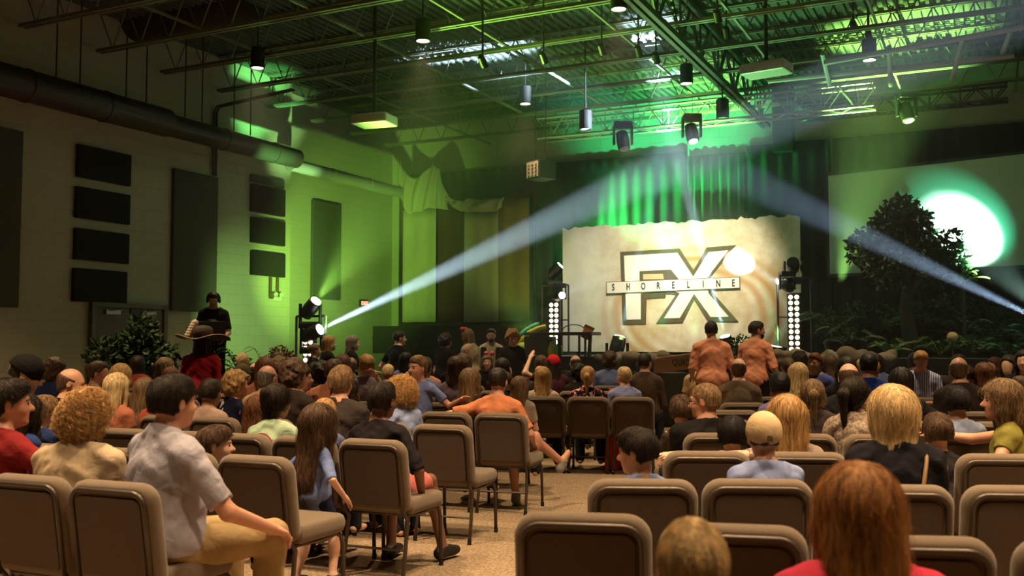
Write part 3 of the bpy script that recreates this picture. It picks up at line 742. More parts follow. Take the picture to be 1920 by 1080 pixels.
for i, (ty, by, lx, rx, ord_) in enumerate(((270, 332, 142, 242, 'topmost'), (349, 408, 139, 240, 'second from top'), (427, 486, 137, 238, 'third from top'), (502, 565, 134, 234, 'lowest, just above the doors'))):
    wall_panel('acoustic_panel', 'black panel in the stack of four above the double doors, ' + ord_, ((lx, ty), (rx, ty + 20), (lx, by)), .07, M_PB, group='stack of four black wall panels')
for i, (ty, by, ord_) in enumerate(((344, 396, 'top one'), (407, 454, 'middle one'), (470, 515, 'bottom one'))):
    wall_panel('acoustic_panel', 'black panel in the stack of three near the green wall corner, ' + ord_, ((468, ty), (529, ty + 8), (466, by)), .10, M_PB, group='stack of three black wall panels')
wall_panel('acoustic_panel', 'shallow grey panel capping the stack of three black panels', ((468, 326), (529, 337), (468, 340)), .07, M_PG)
wall_panel('acoustic_panel', 'tall grey panel on the recessed green lit wall behind the lime lamp', ((583, 374), (635, 383), (583, 560)), .08, M_PG, s=SL - .5)
# emergency light with hanging straps
_, t, z = ray_room(512, 560, s=SL); el = empty('emergency_light', room(SL, t, z), ROOMROT); tag(el, 'small white emergency light on the wall under the black panels', 'emergency light')
mb = MB(); mb.box((.06, 0, 0), (.12, .26, .10)); mb.build('housing', mat('white_plastic', (.6, .6, .55), .4), el, bevel=.01)
for dy in (-.08, .10):
    mb = MB(); mb.lathe([(.02, -.03), (.045, 0), (.045, .04)], 12, (.12, dy, .08), Matrix.Rotation(R(70), 3, 'Y')); mb.build('lamp_head', mat('white_plastic', (.6, .6, .55), .4), el)
_, t2, z2 = ray_room(510, 524, s=SL); sp_ = empty('wall_strap', room(SL, t2, z2), ROOMROT); tag(sp_, 'pair of brown straps hanging below the lowest of three black panels', 'strap')
for dy in (-.10, .12):
    mb = MB(); mb.box((.05, dy, -.17), (.03, .07, .42)); mb.build('strap', mat('brown_strap', (.10, .06, .035), .8), sp_, bevel=.01)
mb = MB(); mb.box((.08, 0, -.34), (.08, .26, .14)); mb.build('bracket', mat('brown_strap', (.10, .06, .035), .8), sp_, bevel=.02)
# exit sign on the front wall
_, t_, z = ray_room(679, 569, s=SL - .5); ex = empty('exit_sign', room(SL - .46, t_, z), ROOMROT + R(90)); tag(ex, 'small red glowing exit sign low on the far wall', 'exit sign')
mb = MB(); mb.box((0, 0, 0), (.30, .06, .19)); mb.build('housing', M_BLACK, ex, bevel=.01)
def text(body, size, m, parent, loc, rot, name='lettering', sx=1.0, space=1.0, ext=.004, off=0.0):
    cu = bpy.data.curves.new(name, 'FONT'); cu.body = body; cu.size = size; cu.extrude = ext; cu.offset = off; cu.align_x = 'CENTER'; cu.align_y = 'CENTER'; cu.space_character = space
    cu.materials.append(m); t_ = bpy.data.objects.new(name, cu); me = bpy.data.meshes.new_from_object(t_); bpy.data.objects.remove(t_); o = bpy.data.objects.new(name, me); COL.objects.link(o); o.parent = parent; o.location = loc; o.rotation_euler = rot; o.scale = (sx, 1, 1); return o
text('EXIT', .13, emis('exit_red', (1, .12, .06), 9), ex, (0, -.034, 0), (R(90), 0, 0))

# ------------------------------------------------------------------ ducts, conduit and hangers
def duct(name, label, t0, t1, s, z, r, m, bands=1.4):
    d = empty(name, room(s, t0, z), ROOMROT); tag(d, label, 'duct'); L = t1 - t0
    Mx = Matrix.Rotation(R(-90), 3, 'X'); mb = MB(); mb.lathe([(r, 0), (r, L)], 28, M=Mx); mb.build('duct_body', m, d, smooth=False)
    for i in range(int(L / bands) + 1): mb = MB(); mb.lathe([(r + .012, i * bands - .02), (r + .012, i * bands + .02)], 28, M=Mx); mb.build('seam_band', m, d)
    return d
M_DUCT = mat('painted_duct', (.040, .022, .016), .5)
sd = SL + .75
_, tq, zq = ray_room(312, 205, s=sd); _, te2, ze2 = ray_room(556, 290, s=sd)
_, t0q, zt = ray_room(0, 115, s=sd); _, _, zb_ = ray_room(0, 180, s=sd); zc = (zt + zb_) / 2; rr = (zt - zb_) / 2 * .97
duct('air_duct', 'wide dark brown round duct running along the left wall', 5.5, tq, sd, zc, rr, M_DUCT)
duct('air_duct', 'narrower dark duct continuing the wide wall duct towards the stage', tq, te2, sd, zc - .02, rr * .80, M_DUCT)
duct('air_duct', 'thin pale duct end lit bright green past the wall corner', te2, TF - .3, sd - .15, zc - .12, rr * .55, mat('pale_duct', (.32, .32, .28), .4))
ELB = []
def cross_duct():
    s1, t1, z1 = ray_room(40, 82, t=12.4); d = empty('air_duct', room(s1, t1, z1), ROOMROT); tag(d, 'fat dark brown duct crossing under the ceiling at upper left', 'duct')
    Mx = Matrix.Rotation(R(90), 3, 'Y'); r = .36; mb = MB(); mb.lathe([(r, 0), (r, 5.6)], 30, M=Mx); mb.build('duct_body', M_DUCT, d)
    [MB().lathe([(r + .015, a - .03), (r + .015, a + .03)], 30, M=Mx).build('seam_band', M_DUCT, d) for a in (.05, 1.4, 2.8, 4.2, 5.5)]
cross_duct()
hx = ((105, 'first'), (150, 'second'), (237, 'third'), (275, 'fourth'), (348, 'fifth'), (380, 'sixth'), (440, 'seventh'), (471, 'eighth'))
for px, nm in hx:
    _, t, _ = ray_room(px, 150, s=sd); mb = MB(); mb.tube([(0, 0, zc + rr * .8), (0, 0, CEIL)], .012, 6)
    tag(mb.build('hanger_rod', M_STEEL, loc=room(sd, t, 0)), 'thin rod hanging the left wall duct, %s from the photo\'s left edge' % nm, 'hanger rod', 'duct hanger rods')
_, t, z = ray_room(398, 215, s=SL); _, _, z3 = ray_room(398, 330, s=SL)
for dy, nm in ((0, 'nearer'), (.07, 'farther')):
    mb = MB(); q = room(0, 0, 0); mb.tube([(.05, dy, z3), (.05, dy, z + .05), (.12, dy, z + .15), (1.9, dy, z + .28)], .022, 8)
    tag(mb.build('conduit', M_STEEL, loc=room(SL, t, 0), rotz=ROOMROT, smooth=True), 'bent conduit pipe climbing the left wall above tall grey panel, %s of two' % nm, 'conduit')

# ------------------------------------------------------------------ steel under the roof
JB, JT = 6.30, CEIL - .04
tj = [5.6, 7.1, 8.6, 10.1, 11.55, 12.96, 14.4, 15.85, 17.3, 18.75, 20.2]
ords = ['nearest overhead', 'second nearest', 'third nearest', 'fourth from near end', 'fifth from near end', 'sixth from near end', 'sixth from stage', 'fifth from stage', 'third from stage', 'second from stage', 'nearest the stage wall']
ords[7] = 'fifth from the stage wall'; ords[6] = 'middle of the ceiling before the fifth'; ords[8] = 'third from the stage wall'; ords[9] = 'second from the stage wall'
M_JOIST = mat('joist_steel', (.16, .15, .11), .5, var=.2, scale=2)
def joist(t, label, s0=SL + .1, s1=SR - .1):
    r = empty('roof_joist', room(s0, t, 0), ROOMROT); tag(r, label, 'roof joist', 'steel roof joists'); L = s1 - s0
    for nm, z in (('bottom_chord', JB), ('top_chord', JT)):
        mb = MB(); [mb.box((L / 2, dy, z), (L, .05, .05)) for dy in (-.045, .045)]; mb.build(nm, M_JOIST, r)
    mb = MB(); n = int(L / .62); 
    for i in range(n):
        a, b = i * L / n, (i + 1) * L / n; m = (a + b) / 2; mb.tube([(a, 0, JT), (m, 0, JB), (b, 0, JT)], .014, 5, cap=False)
    mb.build('web', M_JOIST, r)
for t, nm in zip(tj, ords): joist(t, 'open web steel roof joist, ' + nm)
for i, (s, nm) in enumerate(((-11.0, 'leftmost'), (-8.9, 'second from the left wall'), (-7.1, 'third from the left wall'), (-5.2, 'fourth from the left wall'), (-3.4, 'fifth from the left wall'), (-1.5, 'sixth from the left wall'), (.5, 'seventh from the left wall'), (2.6, 'eighth from the left wall'))):
    mb = MB(); mb.box((0, 0, 0), (.035, TF - 5.2, .035)); tag(mb.build('bridging_bar', M_JOIST, loc=room(s, (TF + 5.0) / 2, JB + .04), rotz=ROOMROT), 'thin steel bridging bar running toward the stage, ' + nm, 'bridging bar', 'bridging bars under the roof')
def girder(s, label, name='roof_girder'):
    r = empty(name, room(s, 4.8, 0), ROOMROT); tag(r, label, 'roof girder'); L = TF - 4.9
    for nm, z in (('bottom_chord', 6.12), ('top_chord', 6.88)):
        mb = MB(); [mb.box((dx, L / 2, z), (.07, L, .09)) for dx in (-.06, .06)]; mb.build(nm, M_STEEL, r)
    mb = MB(); n = 14
    for i in range(n):
        a, b = i * L / n, (i + 1) * L / n; m = (a + b) / 2; mb.tube([(0, a, 6.86), (0, m, 6.14), (0, b, 6.86)], .03, 5, cap=False).tube([(0, m, 6.12), (0, m, 6.86)], .02, 5, cap=False)
    mb.build('web', M_STEEL, r)
girder(-4.3, 'heavy dark roof girder running toward the stage, left of centre'); girder(3.6, 'heavy dark roof girder at the upper right')
# lighting truss across the front of the stage and the pale pipe grid to its right
def box_truss(label, pa, pb, w, hgt, n, m, cat='truss', name='lighting_truss'):
    a, b = Vector(pa), Vector(pb); r = empty(name, a); tag(r, label, cat); L = (b - a).length; d = (b - a).normalized(); sd_ = d.cross(Vector((0, 0, 1))).normalized(); up = Vector((0, 0, 1))
    cs = [sd_ * (-w / 2), sd_ * (w / 2), sd_ * (-w / 2) + up * hgt, sd_ * (w / 2) + up * hgt]
    for c in cs: mb = MB(); mb.tube([c, c + d * L], .028, 8); mb.build('chord', m, r)
    mb = MB()
    for i in range(n):
        x0, x1 = L * i / n, L * (i + 1) / n; xm = (x0 + x1) / 2
        for lo, hi in ((0, 2), (1, 3)): mb.tube([cs[hi] + d * x0, cs[lo] + d * xm, cs[hi] + d * x1], .014, 5, cap=False).tube([cs[lo] + d * xm, cs[hi] + d * xm], .012, 5, cap=False)
        mb.tube([cs[0] + d * x0, cs[1] + d * xm, cs[0] + d * x1], .012, 5, cap=False)
    mb.build('lattice', m, r); return r
M_TRUSS = mat('truss_alu', (.30, .29, .25), .4, metal=.3)
sA, _, zA = ray_room(1015, 272, t=18.9); sB, _, _ = ray_room(1640, 205, t=18.9)
box_truss('long lighting truss hanging across the front of the stage', room(sA, 18.9, 5.75), room(sB, 18.9, 5.75), .40, .42, 11, M_TRUSS)
sC, _, _ = ray_room(1500, 215, t=20.3); sD, _, _ = ray_room(1890, 175, t=20.3)
box_truss('dark lighting truss against the front wall above the projection screen', room(sC, 20.3, 5.95), room(sD, 20.3, 5.95), .30, .30, 7, M_STEEL)
M_PALE = mat('pale_pipe', (.45, .46, .40), .45)
g = empty('pipe_grid', (0, 0, 0)); tag(g, 'pale green lit pipe grid hanging below the bright deck at upper right', 'pipe grid')
pts = [((1545, 118), (1925, 50)), ((1440, 152), (1902, 104))]
for (a, b), tt in zip(pts, (16.4, 17.4)):
    A = room(*ray_room(*a, t=tt)); B_ = room(*ray_room(*b, t=tt)); mb = MB(); mb.tube([A, B_], .045, 8); mb.build('pipe', M_PALE, g)
for (a, b, ta_, tb_) in (((1542, 100), (1556, 160), 16.4, 17.6), ((1667, 88), (1670, 160), 16.4, 17.8), ((1806, 72), (1785, 150), 16.4, 17.8), ((1895, 58), (1880, 100), 16.4, 17.4)):
    mb = MB(); mb.tube([room(*ray_room(*a, t=ta_)), room(*ray_room(*b, t=tb_))], .04, 8); mb.build('drop_pipe', M_PALE, g)
for px in (1470,):
    s_, _, z = ray_room(px, 290, t=TF - .25); mb = MB(); mb.box((0, 0, (CEIL + 5.5) / 2), (.42, .30, CEIL - 5.5)); tag(mb.build('steel_column', M_DARK, loc=room(s_, TF - .25, 0), rotz=ROOMROT, bevel=.01), 'dark boxed column on the front wall, %s' % ('above the right edge of the FX backdrop' if px == 1470 else 'above the centre of the FX backdrop'), 'column')

# pendants
M_GLOW = emis('pendant_glow', (1.0, .84, .66), 26)
pn = ['in the upper left, over the left wall duct', 'at upper left of centre', 'at the top edge of the photo', 'small and far, above the left drapes', 'above the bright lit deck in the middle', 'at upper right, below the pipe grid']
M_BROWN = mat('pendant_body', (.018, .013, .010), .5)
def pendant(p, label, lit=True, zb=None):
    r = empty('pendant_light', (p[0], p[1], p[2])); tag(r, label, 'pendant light', 'can pendants with warm lamps' if lit else None)
    mb = MB(); mb.lathe([(.08, .36), (.115, .34), (.115, 0), (.10, 0), (.10, .30), (.02, .32)], 24); mb.build('shade', M_BROWN, r, smooth=False)
    mb = MB(); mb.tube([(0, 0, .35), (0, 0, CEIL - p[2])], .014, 6); mb.build('stem', M_BROWN, r)
    mb = MB(); mb.lathe([(.001, .02), (.098, .02), (.098, .03), (.001, .03)], 24); mb.build('diffuser', M_GLOW if lit else mat('diffuser_off', (.5, .5, .45), .5), r)
for p, nm in zip(PENDANTS, pn): pendant((p.x, p.y, p.z - .12), 'lit can pendant light ' + nm)
for px, py, nm in ((1098, 243, 'left'), (1355, 222, 'right')):
    q = at(px, py, 17.6); pendant((q.x, q.y, q.z), 'unlit black can pendant hanging at the truss, %s one' % nm, False)

# projectors and the square speaker
def projector(px, py, d, label, rz, w=.62):
    q = at(px, py, d); r = empty('projector', q, rz); tag(r, label, 'projector')
    mb = MB(); mb.box((0, 0, 0), (w, .45, .16)); mb.build('body', mat('projector_white', (.50, .50, .44), .4), r, bevel=.03)
    mb = MB(); mb.lathe([(.05, 0), (.06, .08), (.045, .09)], 16, (.12, .22, 0), Matrix.Rotation(R(-90), 3, 'X')); mb.build('lens', M_BLACK, r)
    mb = MB(); mb.tube([(0, 0, .08), (0, 0, CEIL - q.z)], .03, 8); mb.build('mount_pole', M_STEEL, r)
projector(702, 226, 15.5, 'white ceiling projector glowing green, hung left of centre', R(-20)); projector(1437, 130, 14.8, 'white ceiling projector hung right of centre', R(-35), .7)
q = at(1014, 320, 19.2); sp = empty('hanging_speaker', q, R(-50)); tag(sp, 'dark boxy loudspeaker hung beside the stage left of the backdrop', 'speaker')
mb = MB(); mb.box((0, 0, 0), (.40, .42, .36)); mb.build('cabinet', M_BLACK, sp, bevel=.01)
mb = MB(); mb.box((0, -.215, 0), (.34, .01, .30)); [mb.box((x, -.225, z), (.05, .02, .02)) for x in (-.1, 0, .1) for z in (-.1, -.03, .04, .1)]; mb.build('grille', mat('grille', (.18, .17, .12), .5), sp)
mb = MB(); mb.tube([(-.15, 0, .18), (-.15, 0, CEIL - q.z)], .01, 5).tube([(.15, 0, .18), (.15, 0, CEIL - q.z)], .01, 5); mb.build('chain', M_STEEL, sp)

# ------------------------------------------------------------------ stage
SZ = 1.20; ST = 17.3; SLs, SRs = -9.2, 11.0
mb = MB(); mb.box((0, -.16, SZ / 2), (SRs - SLs, TF - ST - .34, SZ)); tag(mb.build('stage_platform', mat('stage_black', (.020, .017, .014), .6, var=.3), loc=room((SLs + SRs) / 2, (TF + ST) / 2, 0), rotz=ROOMROT, bevel=.01), 'raised black stage platform across the front of the hall', 'stage')
def curtain(name, label, s0, s1, t, z0, z1, m, amp=.06, per=.22, cat='curtain', seed=0):
    L = s1 - s0; n = max(8, int(L / .035)); rnd = random.Random(seed); mb = MB()
    def fn(u, v):
        x = (u - .5) * L; z = z0 + (z1 - z0) * v
        return (x, amp * (math.sin(x / per * 6.283 + 1.5 * math.sin(x * 1.3 + seed)) + .4 * math.sin(x / per * 2.6 + v * 2)) * (1 - .25 * v), z)
    mb.grid(fn, n, 10); return tag(mb.build(name, m, loc=room((s0 + s1) / 2, t, 0), rotz=ROOMROT, smooth=True, solid=.006), label, cat)
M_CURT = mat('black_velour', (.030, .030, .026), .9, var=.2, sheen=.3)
cs = [ray_room(px, 500, t=TF - .2)[0] for px in (745, 1000, 1290, 1400, 1560)] + [SR - .2]
names = ['behind the pale hanging drapes', 'left of and behind the backdrop', 'pleated, above the middle of the backdrop', 'above the right half of the backdrop', 'behind the projection screen and tree']
for i in range(5):
    z1 = 5.72 if i != 2 else 5.60
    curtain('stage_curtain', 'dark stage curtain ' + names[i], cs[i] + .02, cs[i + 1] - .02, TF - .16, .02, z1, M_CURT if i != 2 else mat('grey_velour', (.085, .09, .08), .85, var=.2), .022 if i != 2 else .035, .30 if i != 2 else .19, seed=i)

# --- FX backdrop: printed cloth with a torn top edge
TBK = 20.5
def bk(px, py, off=0.0): s, _, z = ray_room(px, py, t=TBK); return (s, z)
S0 = bk(1055, 500)[0]; S1 = bk(1501, 500)[0]; bz0 = max(SZ + .03, bk(1280, 660)[1]); cx = (S0 + S1) / 2
bd = empty('stage_backdrop', room(cx, TBK, 0), ROOMROT); tag(bd, 'large cream and gold printed backdrop with a torn top edge and FX lettering', 'backdrop')
def bk_mat():
    m, nt, b = _mat('printed_cloth'); b.inputs['Roughness'].default_value = .85
    tc = N(nt, 'ShaderNodeTexCoord'); sp = N(nt, 'ShaderNodeSeparateXYZ'); nt.links.new(tc.outputs['Object'], sp.inputs[0])
    mp = N(nt, 'ShaderNodeMapping'); mp.inputs['Location'].default_value = (-.35, 0, -2.55); mp.inputs['Scale'].default_value = (.85, 0, 1.25); nt.links.new(tc.outputs['Object'], mp.inputs[0])
    wv = N(nt, 'ShaderNodeTexWave', wave_type='RINGS', rings_direction='SPHERICAL', Scale=1.15, Distortion=3.0, Detail=2.0); wv.inputs['Detail Scale'].default_value = .6; nt.links.new(mp.outputs[0], wv.inputs['Vector'])
    ln = N(nt, 'ShaderNodeVectorMath', operation='LENGTH'); nt.links.new(mp.outputs[0], ln.inputs[0])
    mk = N(nt, 'ShaderNodeValToRGB'); e = mk.color_ramp.elements; e[0].position = .25; e[0].color = (0, 0, 0, 1); e[1].position = 1; e[1].color = (0, 0, 0, 1)
    for p, c in ((.50, .5), (.64, 1.0), (.80, .9), (.9, .2)): q = e.new(p); q.color = (c, c, c, 1)
    dv = N(nt, 'ShaderNodeMath', operation='DIVIDE'); dv.inputs[1].default_value = 2.1; nt.links.new(ln.outputs['Value'], dv.inputs[0]); nt.links.new(dv.outputs[0], mk.inputs[0])
    ms = N(nt, 'ShaderNodeMath', operation='MULTIPLY'); nt.links.new(mk.outputs[0], ms.inputs[0]); nt.links.new(wv.outputs['Fac'], ms.inputs[1])
    nz = N(nt, 'ShaderNodeTexNoise', Scale=1.6, Detail=6.0, Roughness=.62); nt.links.new(tc.outputs['Object'], nz.inputs['Vector'])
    rp = N(nt, 'ShaderNodeValToRGB'); rp.color_ramp.elements[0].position = .34; rp.color_ramp.elements[0].color = (.50, .38, .19, 1); rp.color_ramp.elements[1].position = .62; rp.color_ramp.elements[1].color = (.78, .70, .50, 1); nt.links.new(nz.outputs[0], rp.inputs[0])
    mx = N(nt, 'ShaderNodeMixRGB'); mx.inputs[2].default_value = (.52, .27, .09, 1); nt.links.new(ms.outputs[0], mx.inputs[0]); nt.links.new(rp.outputs[0], mx.inputs[1])
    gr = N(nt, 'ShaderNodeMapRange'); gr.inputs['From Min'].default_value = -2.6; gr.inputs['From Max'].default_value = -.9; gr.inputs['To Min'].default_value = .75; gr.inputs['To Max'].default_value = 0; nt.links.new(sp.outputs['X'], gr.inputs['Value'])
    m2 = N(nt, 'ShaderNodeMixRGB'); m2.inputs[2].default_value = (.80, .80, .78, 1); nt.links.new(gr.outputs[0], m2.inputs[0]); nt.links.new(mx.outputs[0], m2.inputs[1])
    nt.links.new(m2.outputs[0], b.inputs['Base Color']); return m
rnd = random.Random(4); z1 = bk(1280, 415)[1]; pts = [(S0 - cx, bz0), (S1 - cx, bz0)]
n = 70
for i in range(n + 1):
    x = S1 - cx + (S0 - S1) * i / n; pts.append((x, z1 + .03 * math.sin(i * .9) * rnd.random() + rnd.uniform(-.025, .02) - (.03 if i % 17 == 0 else 0)))
mb = MB(); mb.poly_prism(pts, 0, .04); mb.build('printed_cloth', bk_mat(), bd)
Z = lambda X, Y: (1120 + X / 5.4, 430 + Y / 5.4)
def flat(name, zs, y, m, inset=0.0, parent=bd, thick=.006):
    p = [bk(*Z(*q)) for q in zs]; p = [(a - cx, b) for a, b in p]
    if inset:
        A = sum(p[i][0] * p[(i + 1) % len(p)][1] - p[(i + 1) % len(p)][0] * p[i][1] for i in range(len(p))); sg = 1 if A > 0 else -1; out = []
        for i in range(len(p)):
            a, b, c = Vector(p[i - 1]), Vector(p[i]), Vector(p[(i + 1) % len(p)]); d1 = (b - a).normalized(); d2 = (c - b).normalized()
            n1 = Vector((-d1.y, d1.x)) * sg; n2 = Vector((-d2.y, d2.x)) * sg; nn = (n1 + n2); nn = nn / max(.35, nn.length_squared / 2)
            out.append(tuple(b + nn * inset))
        p = out
    mb = MB(); mb.poly_prism(p, y, y + thick); return mb.build(name, m, parent)
FXO = [(235, 230), (835, 195), (977, 415), (1110, 185), (1405, 160), (1150, 480), (1160, 630), (1430, 935), (1125, 932), (985, 705), (865, 945), (600, 950), (800, 660), (690, 650), (690, 690), (500, 702), (492, 960), (260, 962)]
M_OL = mat('print_olive', (.095, .075, .030), .8, var=.4, scale=9); M_WH = mat('print_white', (.86, .82, .70), .8, var=.06, scale=3); M_TAN = mat('print_gold', (.60, .44, .22), .8, var=.15, scale=4)
flat('letters_outline', FXO, -.030, M_OL, thick=.028); 
face = [(275, 268), (815, 238), (975, 480), (1130, 232), (1330, 212), (1110, 500), (1130, 650), (1335, 885), (1150, 888), (985, 655), (840, 898), (680, 900), (870, 600), (780, 590), (650, 625), (445, 650), (445, 912), (300, 915)]
flat('letters_face', face, -.038, M_WH, thick=.008)
flat('letters_hole', [(433, 425), (750, 408), (825, 500), (815, 520), (433, 522)], -.044, M_OL, thick=.006); flat('letters_hole', [(470, 455), (670, 452), (680, 505), (470, 508)], -.048, M_TAN, thick=.004)
flat('letters_face', [(770, 520), (700, 600), (850, 650), (900, 590)], -.0415, M_WH, thick=.004)
bandz = [(105, 540), (1443, 490), (1447, 592), (108, 650)]
flat('name_band', bandz, -.062, M_OL, inset=-.012, thick=.014); flat('name_band', bandz, -.068, mat('print_cream', (.84, .76, .66), .8), thick=.006)
(xa, za_), (xb, zb2) = bk(*Z(172, 590)), bk(*Z(1385, 548))
M_INK = mat('print_ink', (.012, .010, .008), .9)
for i, ch in enumerate('SHORELINE'):
    f = i / 8; X = 172 + (1385 - 172) * f; Y = 592 + (548 - 592) * f; a, b_ = bk(*Z(X, Y)); text(ch, .205, M_INK, bd, (a - cx, -.074, b_), (R(90), 0, 0), 'letter', sx=.62, ext=.002, off=.006)

# --- projection screen, turned toward the audience
a3 = at(1553, 330, 20.0); dirn = Vector((.766, -.643, 0)); zt, zb3 = a3.z, at(1562, 514, 20.0).z; Lw = 3.85
scn = empty('projection_screen', Vector((a3.x, a3.y, 0)) + dirn * Lw / 2, math.atan2(dirn.y, dirn.x)); tag(scn, 'blank wide projection screen at right, angled toward the audience behind the tree', 'projection screen')
mb = MB(); mb.box((0, 0, (zt + zb3) / 2), (Lw, .02, zt - zb3)); mb.build('screen_surface', mat('screen_white', (.50, .52, .46), .85), scn)
mb = MB(); hh = zt - zb3; zc_ = (zt + zb3) / 2
mb.box((0, .02, zt + .03), (Lw + .12, .07, .06)).box((0, .02, zb3 - .03), (Lw + .12, .07, .06)).box((-Lw / 2 - .03, .02, zc_), (.06, .07, hh)).box((Lw / 2 + .03, .02, zc_), (.06, .07, hh)); mb.build('screen_frame', M_BLACK, scn)

# --- drapes hung on the left of the stage
M_SAIL = mat('sail_cloth', (.42, .38, .28), .9, var=.15, scale=2.5); M_BURG = mat('brown_cloth', (.095, .045, .028), .9, var=.3, scale=2); M_GOLD = mat('gold_cloth', (.40, .30, .06), .85, var=.25, scale=2)
TD = 20.4
def drape(label, x0, x1, ytop, ybot, m, seed, t=TD):
    s0, _, _ = ray_room(x0, 500, t=t); s1, _, _ = ray_room(x1, 500, t=t); xm = (x0 + x1) / 2; _, _, zt_ = ray_room(xm, ytop, t=t); _, _, zb_ = ray_room(xm, ybot, t=t)
    return curtain('hanging_drape', label, s0, s1, t, zb_, zt_, m, .022, .42, 'drape', seed)
drape('pale sail cloth drape, left of the two at stage left', 756, 818, 392, 604, M_SAIL, 11, TD - .1); drape('pale sail cloth drape, right of the two at stage left', 871, 934, 396, 604, M_SAIL, 12, TD - .1)
drape('dark brown drape between the two pale sail cloths', 812, 876, 386, 603, M_BURG, 13); drape('wide brown drape lit gold at its lower right', 930, 992, 372, 602, mat('gold_lit_cloth', (.26, .17, .045), .9, var=.3, scale=2), 14)  # last drape: gold light is put into the brown cloth's colour
def swag(label, pts, sag, m, t):
    """cloth gathered at pinned points given in pixels and hanging to a lower outline"""
    up = [room(*ray_room(*p[0], t=t)) for p in pts]; lo = [room(*ray_room(*p[1], t=t)) for p in pts]; mb = MB(); nn = len(pts) - 1
    fw = room(0, -1) 
    def fn(u, v):
        x = u * nn; i = min(int(x), nn - 1); f = x - i; a = up[i].lerp(up[i + 1], f); b = lo[i].lerp(lo[i + 1], f); a = a - Vector((0, 0, sag * math.sin(math.pi * f)))
        return a.lerp(b, v) + fw * (.05 * math.sin(u * 30 + v * 4) + .06 * math.sin(v * 3.1))
    mb.grid(fn, 60, 14); return tag(mb.build('cloth_swag', m, smooth=True, solid=.008), label, 'swag')
swag('pale torn cloth swag draped high over the left sail cloth', [((752, 300), (750, 372)), ((760, 322), (765, 402)), ((783, 332), (782, 398)), ((812, 302), (806, 390)), ((822, 312), (828, 392)), ((842, 372), (842, 394))], .06, M_SAIL, TD - .35)
swag('pale cloth rope swag linking the two sail cloths', [((838, 366), (840, 382)), ((860, 376), (862, 396)), ((878, 372), (878, 398)), ((938, 372), (934, 396)), ((944, 370), (944, 376))], .03, M_SAIL, TD - .30)
s0, _, _ = ray_room(755, 600, t=TD); s1, _, _ = ray_room(995, 600, t=TD); mb = MB(); mb.tube([(s0 - (s0 + s1) / 2, 0, 0), (s1 - (s0 + s1) / 2, 0, 0)], .025, 8); _, _, zr = ray_room(870, 375, t=TD)
tag(mb.build('curtain_pipe', M_STEEL, loc=room((s0 + s1) / 2, TD + .03, zr + .02), rotz=ROOMROT), 'pipe carrying the drapes at stage left', 'pipe')
# low black back panels below the drapes
s0, _, _ = ray_room(700, 630, t=19.0); s1, _, _ = ray_room(985, 630, t=19.0)
mb = MB(); mb.box((0, 0, 0), (s1 - s0, .05, .62)); mb.box((0, -.03, .04), (s1 - s0, .02, .05)); tag(mb.build('stage_fascia', M_DARK, loc=room((s0 + s1) / 2, 19.0, SZ + .33), rotz=ROOMROT), 'low black partition behind the performers at stage left', 'partition')

# ------------------------------------------------------------------ stage lighting fixtures
M_BULB = emis('blinder_bulb', (1.0, .86, .52), 7); M_LENSW = emis('lens_cool', (.80, .93, 1.0), 60); M_LENSG = emis('lens_green', (.35, 1.0, .45), 40); M_LENSL = emis('lens_lime', (.75, 1.0, .30), 60)
def moving_head(label, loc, target, lens, up=True, sc=1.0, spotargs=None):
    r = empty('moving_head_light', loc); tag(r, label, 'stage light')
    mb = MB(); z0 = -.30 if up else .30; sg = 1 if up else -1
    mb.box((0, 0, z0 * sc), (.34 * sc, .34 * sc, .10 * sc)); mb.build('base', M_BLACK, r, bevel=.015)
    mb = MB(); [mb.box((x * sc, 0, -.10 * sg * sc), (.04 * sc, .12 * sc, .36 * sc)) for x in (-.17, .17)]; mb.box((0, 0, -.25 * sg * sc), (.38 * sc, .14 * sc, .04 * sc)); mb.build('yoke', M_BLACK, r, bevel=.01)
    dv = (Vector(target) - Vector(loc)).normalized(); Mq = dv.to_track_quat('Z', 'Y').to_matrix()
    mb = MB(); mb.lathe([(.06 * sc, -.20 * sc), (.11 * sc, -.17 * sc), (.125 * sc, 0), (.115 * sc, .17 * sc), (.105 * sc, .18 * sc)], 22, M=Mq); hd = mb.build('lamp_head', M_BLACK, r, smooth=False)
    mb = MB(); mb.lathe([(.001, .182 * sc), (.088 * sc, .182 * sc), (.088 * sc, .19 * sc), (.001, .20 * sc)], 20, M=Mq); mb.build('lens', lens, hd)
    if spotargs:
        e, c, ang, bl = spotargs; spot('beam', Vector(loc) + dv * .24 * sc, target, e, c, ang, bl, .03)
    return r
def blinder_tower(label, s, t, z0, zt, zb0, zb1, rows, frame_w=.62):
    r = empty('light_tower', room(s, t, 0), ROOMROT); tag(r, label, 'light tower')
    mb = MB(); w_ = frame_w / 2
    for x in (-w_, w_): mb.tube([(x, 0, z0), (x, 0, zt)], .022, 8)
    mb.tube([(-w_, 0, zt), (w_, 0, zt)], .022, 8).tube([(-w_, 0, (z0 + zt) / 2), (w_, 0, (z0 + zt) / 2)], .016, 6).box((0, 0, z0 + .02), (frame_w + .15, .5, .04)); mb.build('frame', M_STEEL, r)
    bw = (zb1 - zb0) / rows; mb = MB(); mb.box((0, -.02, (zb0 + zb1) / 2), (bw * 2.3, .10, zb1 - zb0 + .05)); fx = mb.build('blinder_housing', M_BLACK, r, bevel=.01)
    for i in range(rows):
        for sx in (-1, 1):
            mb = MB(); mb.lathe([(.001, .025), (bw * .20, .02), (bw * .35, .0), (bw * .37, -.02)], 14, (sx * bw * .52, -.085, zb0 + bw * (i + .5)), Matrix.Rotation(R(90), 3, 'X')); mb.build('bulb', M_BULB, fx)
    return r
